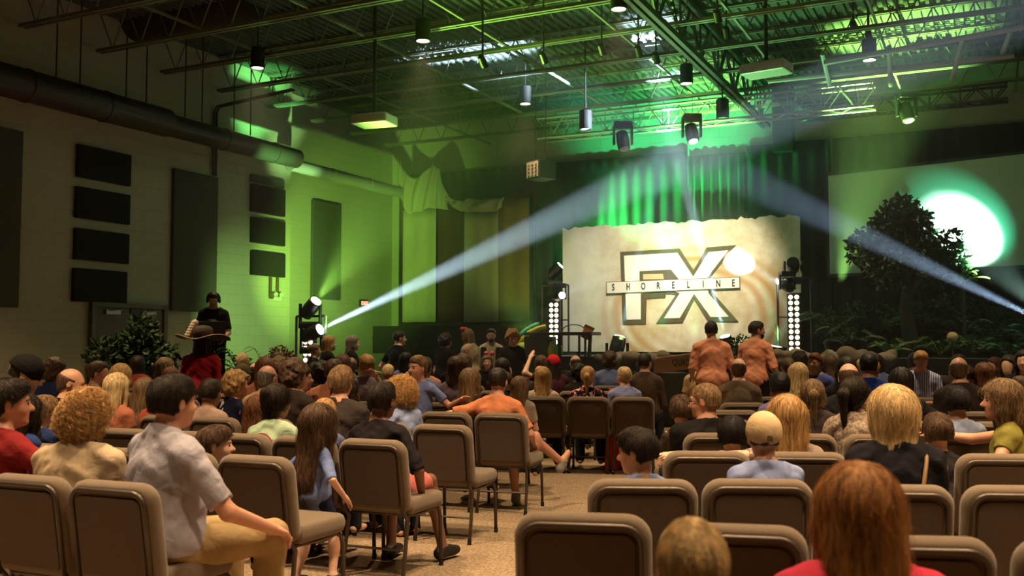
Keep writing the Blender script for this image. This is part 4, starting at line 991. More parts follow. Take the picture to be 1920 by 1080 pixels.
sR, _, zT = ray_room(1475, 522, t=19.2); sR = ray_room(1490, 600, t=19.2)[0]; zb1 = ray_room(1488, 552, t=19.2)[2]
blinder_tower('light tower with ten rows of glowing bulbs at the right edge of the backdrop', sR, 19.2, SZ, zT, SZ + .08, zb1, 10)
sl_, _, zT2 = ray_room(1045, 535, t=19.5); zb2_ = ray_room(1040, 567, t=19.5)[2]
blinder_tower('light tower with double column of bulbs left of the backdrop', ray_room(1041, 600, t=19.5)[0], 19.5, SZ, zT2, SZ + .10, zb2_, 9)
sT, _, zT3 = ray_room(583, 605, t=13.6 + 1.2)
q = at(583, 606, 17.0); rs, rt = to_room(q)
blinder_tower('light tower with glowing bulbs at far left by the wall corner', rs, rt, 0.02, q.z + .12, .70, at(583, 636, 17.0).z, 8)
# heads, with the haze beams they throw
p = at(584, 625, 16.8); moving_head('moving head throwing the big white beam from far left', p, at(1500, 196, 13.6), M_LENSW, spotargs=(330000, COOL, 6.6, .6))
p = at(582, 578, 16.9); moving_head('lamp glaring lime green on top of the far left tower', p, at(665, 470, 16.3), M_LENSL, spotargs=(6500, LIME, 46, 1.0))
spot('wash', at(590, 585, 17.2), room(*ray_room(640, 470, s=SL - .5)), 1500, LIME, 62, 1.0, .1)  # added lime lamp without a fixture, gives the recess wall its glow
p = at(1476, 537, room(sR, 19.0).y - .1); moving_head('moving head on the right tower, firing white at the backdrop', p, Vector(room(bk(1388, 492)[0], TBK, bk(1388, 492)[1])), M_LENSW, False, .8, (60000, (.85, .95, 1), 15, 1.0))
p = at(1487, 498, room(sR, 19.2).y); moving_head('dark moving head perched on top of the right tower', p, p + Vector((-.3, -1, .3)), M_BLACK)
p = room(*ray_room(1049, 556, t=19.35)); moving_head('moving head on the left tower, glowing white', p, at(1130, 520, 19.0), M_LENSW, False, .8, (3000, COOL, 12, .6))
p = room(*ray_room(1040, 508, t=20.62)); moving_head('green glaring lamp at the left edge of the backdrop', p, room(*ray_room(1215, 340, t=20.98)), M_LENSG, spotargs=(4200, (.04, 1, .16), 58, .9))
p = at(1157, 652, 18.6); moving_head('black moving head on the stage floor left of the FX letters', p, at(1192, 500, 19.0), M_LENSW, True, 1.15, (120000, (.35, .9, 1.0), 5.5, .5))
p = at(1364, 648, 18.6); moving_head('moving head on the stage floor hidden behind walking man', p, at(1262, 262, 18.0), M_LENSW, True, 1.0, (240000, COOL, 5.5, .5))
# batten throwing green up the backdrop
p = at(1459, 653, 18.8); bt = empty('led_batten', p, ROOMROT); tag(bt, 'green glowing light bar on the stage floor at backdrop right', 'light bar')
mb = MB(); mb.box((0, 0, -.03), (.36, .10, .10)); mb.build('housing', M_BLACK, bt); mb = MB(); mb.box((0, 0, .028), (.32, .07, .012), Matrix.Rotation(R(12), 3, 'Y')); mb.build('lens', emis('lens_batten', (.5, 1, .6), 16), bt)
spot('beam', p + Vector((0, 0, .08)), at(1425, 500, 19.3), 9000, (.25, 1, .2), 16, .7, .05)
# right hand beam, from a fixture beyond the photo's right edge
p = at(1990, 618, 15.0); moving_head('moving head beyond the right end of the stage', p, at(1430, 352, 16.6), M_LENSW, spotargs=(130000, (.50, .72, 1.0), 8, .6))
# spot on the screen from behind the tree
p = at(1968, 600, 15.2); moving_head('moving head beyond the stage plants lighting the screen', p, at(1808, 437, 18.35), M_LENSG, spotargs=(16000, (.62, 1, .80), 22, 1.0))
spot('beam', p + Vector((0, 0, .1)), at(1808, 428, 18.35), 9000, (.08, 1, .55), 28, .8, .05)
# heads hung under the truss
for px, py, d, nm in ((1297, 250, 18.6, 'lit, right one under the truss'), (1168, 264, 18.6, 'unlit, left one under the truss'), (1700, 211, 18.2, 'unlit, above the projection screen')):
    p = at(px, py, d); moving_head('hanging moving head ' + nm, p, p + Vector((.1, -.4, -1)), mat('lens_off', (.4, .45, .45), .2) if 'unlit' in nm else emis('lens_dim', (.6, 1, .8), 3), False, 1.0)
def par(label, px, py, d, tgt):
    p = at(px, py, d); r = empty('par_light', p); tag(r, label, 'stage light', 'par cans hung from the roof'); dv = Vector(tgt).normalized(); Mq = dv.to_track_quat('Z', 'Y').to_matrix()
    mb = MB(); mb.lathe([(.03, -.10), (.05, -.08), (.055, .08), (.06, .09)], 16, M=Mq); mb.build('can', M_BLACK, r)
    mb = MB(); mb.tube([(0, 0, 0), (0, 0, .16), (0, 0, max(.2, min(.9, CEIL - p.z)))], .016, 6); mb.build('clamp', M_STEEL, r)
for px, py, d, nm in ((905, 115, 14, 'leftmost near the middle bars'), (1019, 108, 15, 'left of the white lit panel'), (1128, 92, 15, 'just left of the white lit panel'), (1197, 96, 15.2, 'beside the white lit panel'), (1362, 60, 14.5, 'upper right of the white lit panel'), (1345, 30, 14, 'highest right of centre'), (1230, 108, 15.4, 'under the bright white deck'), (1600, 50, 15.5, 'at upper right by the bright green deck'), (1628, 62, 15.8, 'right of its neighbour at upper right')):
    par('black par can ' + nm, px, py, d, (.3, .6, -.6))
# upward washes from the stage floor that colour the roof, wall and curtain
def wash(loc, tgt, e, c, ang, bl=.8): spot('wash', loc, tgt, e, c, ang, bl, .08)
wash(at(640, 640, 17.0), at(512, 232, 19.4), 7000, (.22, 1, .25), 17, .9)
wash(at(640, 640, 17.0), at(560, 310, 20.2), 3000, (.45, 1, .30), 15, .9)
wash(at(680, 600, 16.5), at(500, 600, 19.0), 520, (.45, 1, .25), 58, 1)
wash(at(1300, 640, 18.4), at(1320, 165, 20.0), 11000, (.38, 1, .25), 34, .8)
wash(at(1120, 640, 18.4), at(1060, 215, 19.5), 1300, (.45, 1, .15), 36, .8)
wash(at(1575, 530, 19.2), at(1700, 10, 17.2), 15000, (.40, 1, .18), 38, .8)
wash(at(1262, 600, 18.6), at(1228, 105, 17.0), 13000, (.60, .80, 1), 13, .6)
wash(at(1000, 640, 17.8), at(760, 40, 13.5), 1200, (.35, 1, .16), 58, .9)
wash(at(1350, 640, 18.3), at(1380, 40, 15.5), 1500, (.25, 1, .30), 60, .9)
wash(at(1240, 630, 18.6), at(1240, 340, 20.6), 3600, (.03, 1, .30), 52, .9)  # added green lamp on the curtains, for the glow above the backdrop
# front light on the backdrop, from the truss
for px, e in ((1180, 1100), (1330, 1350)): wash(at(px, 250, 17.2), room(bk(px, 540)[0], TBK, bk(px, 520)[1]), e, (1, .90, .70), 50, 1)
wash(at(1165, 635, 18.5), room(bk(1110, 560)[0], TBK, bk(1110, 590)[1]), 160, (.5, 1, .12), 60, .9)
wash(at(960, 648, 19.4), at(975, 565, 21.0), 90, (1, .95, .05), 50, .9)

# ------------------------------------------------------------------ stage props
# treasure table with clutter
p = at(1054, 632, 18.3); tb_ = empty('prop_table', (p.x, p.y, SZ), ROOMROT); tag(tb_, 'dark wooden prop table on the stage left of the backdrop', 'table'); th = max(.42, p.z - SZ)
mb = MB(); mb.box((0, 0, th), (1.35, .5, .06)); mb.build('table_top', mat('old_wood', (.045, .028, .018), .6, var=.3), tb_, bevel=.008)
mb = MB(); mb.box((-.42, -.05, th / 2 - .02), (.48, .40, th - .06)); mb.build('side_panel', mat('old_wood2', (.075, .05, .030), .6, var=.3), tb_, bevel=.008)
for x in (.02, .60): mb = MB(); mb.tube([(x, -.18, 0), (x * 1.06, -.18, th)], .035, 8); mb.build('leg', mat('old_wood', (.045, .028, .018), .6, var=.3), tb_)
for x in (.30, .42, .52): mb = MB(); mb.box((x, .1, th / 2), (.03, .04, th)); mb.build('slat', mat('old_wood', (.045, .028, .018), .6, var=.3), tb_)
q = at(1100, 626, 18.2); bkx = empty('prop_bucket', (q.x, q.y, q.z)); bkx.rotation_euler = (R(-15), R(24), 0); tag(bkx, 'tilted orange wooden box on the prop table', 'box')
mb = MB(); mb.box((0, 0, .02), (.17, .17, .20)); mb.build('body', mat('orange_wood', (.38, .11, .025), .55, var=.2), bkx, bevel=.02)
mb = MB(); mb.box((0, 0, .125), (.19, .19, .02)); mb.build('rim', mat('orange_wood2', (.30, .09, .02), .55), bkx)
for k, (px, py, rr_, nm) in enumerate(((1076, 620, .16, 'large loop of green rope standing on the prop table'), (1060, 628, .07, 'small dark coil of rope on the prop table'))):
    q = at(px, py, 18.25); mb = MB(); mb.tube([(rr_ * 1.3 * math.cos(a), .02 * math.sin(a * 3), rr_ * .7 * math.sin(a)) for a in np.linspace(.1, 3.2, 18)], .010, 6); tag(mb.build('rope_coil', mat('rope', (.10, .13, .05), .9), loc=(q.x, q.y, q.z)), nm, 'rope')
for k, (px, py, c, nm) in enumerate(((1048, 641, (.05, .55, .10), 'green glass bottle shape under the prop table'), (1033, 642, (.45, .5, .08), 'yellow green lantern under the prop table'))):
    q = at(px, py + 8, 18.2); j = empty('prop_lantern' if k else 'prop_bottle', (q.x, q.y, SZ + .001)); tag(j, nm, 'prop'); mb = MB(); mb.lathe([(.05, 0), (.075, .06), (.07, .16), (.03, .24), (.03, .28)], 16); mb.build('body', mat('prop_glass' + str(k), c, .15), j, smooth=True)
    mb = MB(); mb.lathe([(.034, .28), (.034, .31), (.01, .32)], 12); mb.build('lid', M_STEEL, j)
# arched teal and yellow boat rib with a lantern
def arc(name, label, pts, d, r, m, cat):
    mb = MB(); mb.tube([at(px, py, d) for px, py in pts], r, 10); return tag(mb.build(name, m, smooth=True), label, cat)
arc('palm_arch', 'curved teal prop arch glowing at stage left', ((966, 640), (975, 628), (988, 618), (1000, 611), (1012, 607)), 18.9, .045, mat('teal_paint', (.10, .55, .45), .5), 'prop arch')
arc('palm_arch', 'curved yellow prop arch below the teal one', ((970, 652), (978, 638), (992, 624), (1008, 616), (1024, 612)), 18.85, .05, mat('yellow_paint', (.70, .62, .10), .5), 'prop arch')
q = at(980, 660, 18.7); mb = MB(); mb.lathe([(.06, 0), (.13, .08), (.12, .20), (.05, .26)], 18); tag(mb.build('prop_pot', mat('lime_pot', (.45, .60, .06), .5), loc=(q.x, q.y, SZ), smooth=True), 'lime coloured pot at the foot of the arches', 'pot')
# painted cloth sign with letters on the stage front
sg_c = at(1270, 680, 16.2); sg = empty('cloth_sign', sg_c, ROOMROT + R(6)); tag(sg, 'orange and white cloth sign with dark letters among the stage front rocks', 'sign')
mb = MB(); mb.grid(lambda u, v: ((u - .5) * .78, .03 * math.sin(u * 7), (v - .5) * .26 + .10 * (u - .5)), 20, 4); mb.build('cloth', mat('orange_cloth', (.50, .24, .12), .85, var=.3, scale=9), sg, smooth=True, solid=.01)
text('QUIC', .15, M_INK, sg, (.06, -.05, .0), (R(90), 0, 0), sx=.75)

# rocks along the stage front
def rock(label, x, y, z, r, seed, group):
    rn = np.random.default_rng(seed); pr = [ell(rn.uniform(-.3, .3, 3) * r * V3(1, .6, .3), np.array((1.0, .8, .75)) * r * rn.uniform(.6, 1.0), None, .08)]
    for k in range(4): pr.append(ell(rn.uniform(-.7, .7, 3) * r * V3(1, .6, .5), rn.uniform(.35, .7, 3) * r, None, .05))
    v, qd = polygonize(pr, r / 9, lambda P, d: d + .06 * r * wob(P / r, 4, seed)); c = ((.16, .12, .08), (.12, .085, .06), (.20, .16, .11))[seed % 3]
    o = np_mesh('stage_rock', v, qd, [mat('rock', c, .9, var=.4, scale=7, bump=.6, bscale=18)]); o.location = (x, y, z); return tag(o, label, 'rock', group)
rk = [(1128, 668), (1152, 674), (1180, 666), (1206, 676), (1228, 668), (1240, 664), (1300, 676), (1322, 668), (1402, 668), (1426, 676), (1446, 668), (1466, 664), (1486, 672), (1508, 664), (1530, 670), (1552, 664), (1574, 668), (1600, 662), (1630, 668), (1660, 662)]
for i, (px, py) in enumerate(rk):
    s_, t_, z_ = ray_room(px, py, t=ST - .35); q = room(s_, ST - .35, 0); R_ = .17 + .07 * ((i * 7) % 5) / 4
    rock('brown foam rock along the stage front, number %s counting from the left end' % ('one two three four five six seven eight nine ten eleven twelve thirteen fourteen fifteen sixteen seventeen eighteen nineteen twenty'.split()[i]), q.x, q.y, z_ - R_ * .4, R_, 40 + i, 'foam rocks along the stage front')
mb = MB(); rbox(mb, -7.8, 9.5, ST - .75, ST - .04, .01, .93); tag(mb.build('rock_ledge', mat('rock_ledge', (.06, .05, .035), .9, var=.4, scale=3, bump=.5)), 'long low ledge under the foam rocks in front of the stage', 'ledge')

# ------------------------------------------------------------------ plants
M_LEAF = mat('leaf_dark', (.035, .075, .022), .55, var=.45, scale=9); M_LEAF2 = mat('leaf_mid', (.055, .13, .030), .5, var=.4, scale=7); M_LEAFY = mat('leaf_lamp_lit', (.30, .46, .06), .5); M_BARK = mat('bark', (.075, .062, .045), .95, var=.5, scale=14, bump=1.0, bscale=30, stretch=(1, 1, .25))
def leaf_cloud(blobs, n, size, m, name, parent, seed):
    rn = np.random.default_rng(seed); vs = []; w_ = np.array([b[3] ** 2 for b in blobs]); w_ = w_ / w_.sum(); bi = rn.choice(len(blobs), n, p=w_); B_ = np.array(blobs, dtype=float)[bi]
    dr_ = rn.normal(size=(n, 3)); dr_ /= np.linalg.norm(dr_, axis=1, keepdims=True); rad = B_[:, 3] * rn.uniform(.35, 1.05, n) ** .6
    c = B_[:, :3] + dr_ * rad[:, None] * np.array((1, 1, .9)); d1 = rn.normal(size=(n, 3)) + dr_ * .8 + np.array((0, 0, -.2)); d1 /= np.linalg.norm(d1, axis=1, keepdims=True)
    d2 = np.cross(d1, rn.normal(size=(n, 3))); d2 /= np.linalg.norm(d2, axis=1, keepdims=True); nn = np.cross(d1, d2); L = size * rn.uniform(.7, 1.3, n)[:, None]; W_ = L * .30
    v = np.stack([c, c + d1 * L * .5 + d2 * W_ + nn * L * .06, c + d1 * L - nn * L * .08, c + d1 * L * .5 - d2 * W_ + nn * L * .06], 1).reshape(-1, 3)
    return np_mesh(name, v, np.arange(n * 4).reshape(n, 4), [m], parent, smooth=False)
D = 17.6
blob = []
for px, py, r in ((1690, 392, 30), (1665, 412, 26), (1715, 412, 30), (1650, 440, 30), (1690, 436, 34), (1730, 440, 24), (1612, 470, 26), (1640, 480, 34), (1680, 476, 38), (1720, 480, 36), (1765, 470, 24), (1782, 446, 20), (1790, 480, 28), (1755, 505, 34), (1700, 515, 36), (1655, 515, 28), (1800, 512, 22), (1608, 452, 18)):
    q = at(px, py, D + random.uniform(-.35, .35)); blob.append((q.x, q.y, q.z, r * D / F))
base = at(1706, 660, D); tr = empty('stage_tree', (base.x, base.y, SZ)); tag(tr, 'tall leafy tree standing on the stage before the projection screen', 'tree')
blob = [(a - base.x, b - base.y, c - SZ, r) for a, b, c, r in blob]
leaf_cloud(blob, 4600, .105, M_LEAF, 'foliage', tr, 5)
top = blob[8]; mb = MB(); hgt = top[2]
mb.tube([(0, 0, -.1), (.02, 0, .3), (-.04, .02, .8), (0, 0, 1.3), (top[0], top[1], hgt)], [.17, .13, .12, .10, .05], 12); mb.build('trunk', M_BARK, tr, smooth=True)
for k, (bx, by, bz, br) in enumerate(blob[::2]):
    mb = MB(); f = .75 + .03 * k; st_ = Vector((0, 0, 1.1 + .05 * k)); mb.tube([st_, st_.lerp(Vector((bx, by, bz)), .5) + Vector((0, 0, -.06)), (bx, by, bz)], [.045, .03, .012], 7); mb.build('branch', M_BARK, tr, smooth=True)
def frond(mb, base, ang, L, lift, w_, leaflets=14):
    c, s = math.cos(ang), math.sin(ang); pts = []
    for i in range(leaflets + 1):
        f = i / leaflets; r = L * f * .9; z = lift * L * (1.6 * f - 1.25 * f * f); pts.append(Vector(base) + Vector((c * r, s * r, z)))
    for i in range(1, leaflets + 1):
        a = pts[i]; d = (pts[i] - pts[i - 1]).normalized(); sd_ = d.cross(Vector((0, 0, 1))).normalized(); ll = w_ * math.sin(math.pi * min(.95, .12 + .85 * i / leaflets)) 
        for sg_ in (-1, 1):
            tip = a + sd_ * sg_ * ll + d * ll * .7 - Vector((0, 0, ll * .35)); mb.quad(a - d * .015, a + sd_ * sg_ * ll * .4 + d * ll * .1, tip, a + sd_ * sg_ * ll * .35 + d * ll * .5)
    return pts
def palm(label, px, py, d, z0, L, n, m, name='potted_palm', lift=.9, w_=None, stem=.12, cat='plant', group=None, seed=1):
    q = at(px, py, d); rn = random.Random(seed); r = empty(name, (q.x, q.y, z0)); tag(r, label, cat, group)
    hb = max(.03, q.z - z0 - L * .45); mb = MB(); st = MB(); st.tube([(0, 0, 0), (0, 0, hb)], .03, 7)
    for i in range(n):
        pts = frond(mb, (0, 0, hb), 6.283 * i / n + rn.uniform(-.3, .3), L * rn.uniform(.75, 1.1), lift * rn.uniform(.5, 1.3), w_ or L * .22)
        st.tube([pts[0], pts[len(pts) // 2], pts[-1]], .006, 4, cap=False)
    mb.build('fronds', m, r); st.build('stems', m, r)
    pt = MB(); pt.lathe([(.10, 0), (.15, .22), (.165, .24), (.165, .27), (.14, .27)], 16); pt.build('pot', mat('dark_pot', (.03, .02, .015), .7), r)
    return r
for k, (px, py, d, L, n, m, nm) in enumerate(((1560, 590, 18.2, .75, 11, M_LEAF, 'dark palm just right of the light tower'), (1596, 620, 17.4, .70, 12, M_LEAF, 'low dark palm below the left of the tree crown'), (1640, 600, 18.4, .8, 12, M_LEAF, 'dark palm left of the tree trunk'),
    (1668, 640, 17.0, .55, 10, M_LEAF2, 'small fern at the left foot of the tree trunk'), (1745, 575, 18.2, .75, 12, M_LEAF2, 'bright fronded palm right of the tree trunk'), (1760, 635, 17.0, .62, 12, M_LEAF2, 'bushy fern right of the trunk at stage edge'),
    (1800, 600, 17.6, .75, 12, M_LEAF, 'dark palm behind the coconut'), (1822, 640, 16.8, .6, 12, M_LEAF2, 'bushy fern below the coconut'), (1860, 615, 17.2, .7, 12, M_LEAF, 'dark palm near the right edge of the stage plants'), (1882, 645, 16.6, .55, 10, M_LEAF, 'low fern at the right end of the stage plants'))):
    palm('artificial ' + nm, px, py, d, SZ if d > 17 else .95, L, n, m, seed=k + 3, group='artificial plants around the tree')
def shrub(label, px, py, d, z0, blobs, n, size, m, seed, cat='shrub', name='leafy_shrub'):
    q = at(px, py, d); r = empty(name, (q.x, q.y, z0)); tag(r, label, cat); zc_ = q.z - z0
    leaf_cloud([(a, b, zc_ + c, e) for a, b, c, e in blobs], n, size, m, 'foliage', r, seed)
    mb = MB(); mb.tube([(0, 0, 0), (.02, 0, zc_)], [.035, .015], 7); mb.build('stem', M_BARK, r); return r
shrub('dense dark artificial hedge filling the stage left of the tree', 1610, 600, 18.8, SZ, [(-.5, 0, -.1, .35), (0, 0, 0, .4), (.45, 0, -.05, .4), (.9, .1, -.15, .35)], 1500, .10, M_LEAF, 8)
shrub('dense dark artificial hedge filling the stage right of the tree', 1790, 590, 18.4, SZ, [(-.6, 0, -.1, .38), (-.1, 0, 0, .4), (.4, 0, -.05, .42), (.85, -.3, -.15, .35)], 1700, .10, M_LEAF, 9)
shrub('slim dark leafy ficus between the two men in orange', 1382, 678, 13.9, 0, [(0, 0, 0, .22), (.03, 0, -.3, .24), (-.02, 0, -.6, .22), (.05, .05, .22, .16)], 1300, .055, M_LEAF, 10)
shrub('dark leafy plant in front of the wooden double doors', 255, 655, 14.0, 0, [(0, 0, 0, .35), (.3, 0, -.15, .30), (-.35, 0, -.1, .30), (.1, 0, .25, .22)], 1100, .11, M_LEAF, 12)
palm('spiky green fern on the floor by the green lit wall', 455, 676, 15.5, .0, .62, 14, M_LEAF2, 'potted_fern', 1.2, .10, seed=31)
palm('small spiky plant beside the reddish flower plant', 505, 672, 15.8, .0, .5, 12, M_LEAF2, 'potted_fern', 1.2, .08, seed=32)
shrub('reddish brown flowering plant by the green wall corner', 527, 664, 15.6, 0, [(0, 0, 0, .15), (.1, 0, -.06, .13), (-.1, 0, -.05, .12)], 380, .055, mat('flower_red', (.22, .060, .022), .6, var=.4), 13)
# banana plant by the screen
q = at(1806, 530, 17.3); bn = empty('banana_plant', (q.x, q.y, SZ)); tag(bn, 'broad leaved plant lit yellow green at the right of the tree', 'plant'); zc_ = q.z - SZ
for k, (a, L, lf) in enumerate(((0.1, .48, .45), (2.6, .38, .9), (1.2, .36, 1.4), (-.7, .30, .3), (3.6, .28, .2), (.5, .3, 1.5))):
    mb = MB(); c, s = math.cos(a), 0.25 * math.sin(a)
    mb.grid(lambda u, v: (c * L * u, s * L + (v - .5) * .18 * math.sin(math.pi * min(1, u * .9 + .06)), zc_ + lf * L * (u * 1.3 - u * u) + .03 * abs(v - .5)), 12, 4); mb.build('leaf', M_LEAFY, bn, smooth=True, solid=.004)  # the yellow green of lamplight is put into the leaf colour
mb = MB(); mb.tube([(0, 0, 0), (0, 0, zc_)], .03, 7); mb.build('stem', M_BARK, bn)
q = at(1786, 632, 16.4); cn = empty('hanging_fruit', q); tag(cn, 'round red and cream ball among the ferns at right', 'ball'); mb = MB(); mb.lathe([(.088 * math.sin(R(a)) + 1e-4, -.088 * math.cos(R(a))) for a in range(0, 181, 15)], 20); mb.build('ball', mat('ball', (.50, .36, .20), .6, var=.7, scale=7), cn, smooth=True)
mb = MB(); mb.tube([(0, 0, -.08), (0, .02, -.6)], .012, 6); mb.build('stick', M_BARK, cn)

# ------------------------------------------------------------------ chairs
M_FAB = mat('taupe_fabric', (.155, .108, .068), .92, var=.16, scale=30, bump=.35, bscale=260, sheen=.25); M_BPAN = mat('brown_back_panel', (.082, .053, .034), .85, var=.12, scale=20, bump=.2, bscale=200); M_TUBE = mat('bronze_tube', (.075, .055, .042), .38, metal=.35)
def rrect(w_, h_, r, n=7, rb=None):
    rb = r * .45 if rb is None else rb; pts = []
    for cx_, cz_, a0, q in ((w_ / 2, h_, 0, r), (-w_ / 2, h_, 90, r), (-w_ / 2, 0, 180, rb), (w_ / 2, 0, 270, rb)):
        sx = 1 if cx_ > 0 else -1; sz = 1 if cz_ > 0 else -1
        for i in range(n + 1):
            a = R(a0 + 90 * i / n); pts.append((cx_ - sx * q + q * math.cos(a), cz_ - (q if cz_ > 0 else -q) + q * math.sin(a)))
    return pts
def tilt(v, a=R(9), py=-.205, pz=.42):
    c, s = math.cos(a), math.sin(a); y, z = v[1] - py, v[2] - pz; return (v[0], py + y * c - z * s, pz + y * s + z * c)
def pillow(w_, h_, r, y0, y1, rnd_=.018, z0=0.0, x0=0.0):
    """rounded cushion slab: stacked rings of the rounded outline, shrunk toward both faces"""
    mb = MB(); steps = [(0.0, .72), (.10, .30), (.35, 0.0), (.65, 0.0), (.90, .30), (1.0, .72)]; rings = []
    base = rrect(w_, h_, r)
    for f, sh in steps:
        k = rnd_ * sh; n = len(mb.v); rings.append(n)
        for x, z in base:
            xx = x * (1 - 2 * k / w_); zz = h_ / 2 + (z - h_ / 2) * (1 - 2 * k / h_); mb.v.append((x0 + xx, y0 + (y1 - y0) * f, z0 + zz))
    m = len(base)
    for a, b in zip(rings, rings[1:]):
        for i in range(m): j = (i + 1) % m; mb.f.append((a + i, b + i, b + j, a + j))
    mb.f.append(tuple(rings[0] + i for i in range(m))); mb.f.append(tuple(rings[-1] + i for i in range(m))[::-1]); return mb
def make_chair():
    r = empty('stacking_chair'); H, BW = .44, .475
    mb = pillow(BW, H, .085, -.262, -.186, .028, .415); mb.v = [tilt(v) for v in mb.v]; mb.build('backrest', M_FAB, r, smooth=True)
    mb = MB(); pts = [(x, z) for x, z in rrect(BW - .066, H - .06, .062)]; k = len(pts) // 4
    path = [(-BW / 2 + .033, -.268, .40)] + [(x, -.268, .445 + z) for x, z in pts[k * 2 - 1:k - 1:-1]] + [(x, -.268, .445 + z) for x, z in pts[k - 1::-1]] + [(BW / 2 - .033, -.268, .40)]
    mb.tube([tilt(v) for v in path], .0115, 8); mb.build('back_frame', M_TUBE, r, smooth=True)
    mb = pillow(BW - .105, H - .09, .045, -.272, -.256, .006, .450); mb.v = [tilt(v) for v in mb.v]; mb.build('back_panel', M_BPAN, r, smooth=False)
    mb = pillow(.475, .455, .06, -.035, .062, .026); mb.v = [(x, z - .215, .450 - y) for x, y, z in mb.v]; mb.build('seat', M_FAB, r, smooth=True)
    mb = MB()
    for sx in (-1, 1): mb.tube([(sx * .205, .195, .385), (sx * .205, 0, .375), (sx * .205, -.20, .385)], .012, 7)
    mb.tube([(-.205, .19, .385), (.205, .19, .385)], .011, 6).tube([(-.205, -.19, .385), (.205, -.19, .385)], .011, 6); mb.build('seat_frame', M_TUBE, r, smooth=True)
    for sx in (-1, 1):
        mb = MB(); mb.tube([(sx * .205, .16, .385), (sx * .208, .20, .365), (sx * .212, .215, .32), (sx * .215, .225, .012)], .013, 8); lg = mb.build('leg', M_TUBE, r, smooth=True)
        mb = MB(); mb.tube([(sx * .215, .225, .0), (sx * .215, .225, .035)], .016, 8); mb.build('foot_cap', M_BLACK, lg)
        mb = MB(); mb.tube([tilt((sx * .205, -.268, .43)), (sx * .207, -.215, .36), (sx * .213, -.245, .18), (sx * .216, -.285, .012)], .013, 8); lg = mb.build('leg', M_TUBE, r, smooth=True)
        mb = MB(); mb.tube([(sx * .216, -.285, 0), (sx * .216, -.282, .035)], .016, 8); mb.build('foot_cap', M_BLACK, lg)
    mb = MB(); mb.tube([(-.213, -.245, .18), (.213, -.245, .18)], .008, 6); mb.build('stretcher', M_TUBE, r)
    return r
CH0 = make_chair()
def join_simple():
    """one mesh of the same chair for rows too small to show parts"""
    V_, F_, MI = [], [], []; ms = [M_FAB, M_BPAN, M_TUBE, M_BLACK]
    def add(o, off=Vector((0, 0, 0))):
        if o.type == 'MESH':
            n = len(V_); V_.extend([tuple(v.co) for v in o.data.vertices]); mi_ = ms.index(o.data.materials[0])
            for p in o.data.polygons: F_.append(tuple(n + i for i in p.vertices)); MI.append(mi_)
        for c in o.children: add(c)
    add(CH0); me = bpy.data.meshes.new('stacking_chair'); me.from_pydata(V_, [], F_); [me.materials.append(m) for m in ms]; me.polygons.foreach_set('material_index', MI); me.polygons.foreach_set('use_smooth', [True] * len(F_)); return me
ME_CH = join_simple(); used = [False]; CHAIRS = []
ORD = 'first second third fourth fifth sixth seventh eighth ninth tenth eleventh twelfth thirteenth fourteenth fifteenth'.split()
def chair(x, y, f, label, group):
    """x, y: the top of the backrest on plan; f: facing in degrees clockwise from +Y"""
    a = R(f); cx_, cy_ = x + math.sin(a) * .305, y + math.cos(a) * .305; CHAIRS.append((cx_, cy_, f, label))
    if math.hypot(x, y) > 10.3: o = bpy.data.objects.new('stacking_chair', ME_CH); COL.objects.link(o)
    elif not used[0]: o = CH0; used[0] = True
    else: o = copy_tree(CH0)
    o.location = (cx_, cy_, 0); o.rotation_euler = (0, 0, -a); return tag(o, label, 'chair', group)
def row(x, y, f, n, block, rownm, sp=.50, left=True, skip=()):
    a = R(f); dx, dy = (-math.cos(a), math.sin(a)) if left else (math.cos(a), -math.sin(a))
    for i in range(n):
        if i in skip: continue
        X, Y = x + dx * sp * i, y + dy * sp * i; px = 960 + F * X / Y
        if px < -70 or px > 1990 or to_room((X, Y))[0] < SL + 1.2: continue
        chair(X, Y, f, 'taupe padded chair, %s from the aisle in the %s row of the %s block' % (ORD[i], rownm, block), '%s row of chairs, %s block' % (rownm, block))
LR = [(-1.70, 4.22, 24, 3), (-1.35, 5.19, 24, 5), (-.864, 6.08, 23, 7), (-.513, 7.19, 21, 9), (-.10, 8.38, 18, 11), (1.325, 10.9, 9, 15), (1.30, 12.2, 8, 15), (1.85, 13.8, 8, 15)]
for i, (x, y, f, n) in enumerate(LR): row(x, y, f, n, 'left', ORD[i], sp=.5 if i != 5 else .49)
row(.32, 9.62, 14, 11, 'left', 'half hidden', skip=(0,))
RRW = [[(.24, 3.43, 10), (.71, 3.22, 12), (1.22, 3.02, 6), (1.745, 2.98, 4)], [(.563, 4.29, 4), (1.06, 4.29, 4), (1.585, 4.12, 6), (2.095, 4.09, 5)]]
for k, rw_ in enumerate(RRW):
    for i, (x, y, f) in enumerate(rw_): chair(x, y, f, 'taupe padded chair, %s from the aisle in the %s row of the right block' % (ORD[i], ORD[k]), '%s row of chairs, right block' % ORD[k])
for k, (x, y, n) in enumerate(((1.06, 5.40, 6), (1.36, 6.50, 6), (1.62, 7.62, 7), (1.95, 8.75, 8), (2.3, 9.85, 8), (2.95, 10.95, 8), (3.45, 12.1, 8), (3.95, 13.3, 8))):
    row(x, y, 5, n, 'right', ORD[k + 2], .515, left=False)

# ------------------------------------------------------------------ people, placed by where they sit
def pz(ytop, d): return CAMZ + (645 - ytop) * d / F
def P(label, px, ytop, d, **kw):
    x = (px - 960) / F * d
    return person(label, x, d, ztop=pz(ytop, d), **kw)
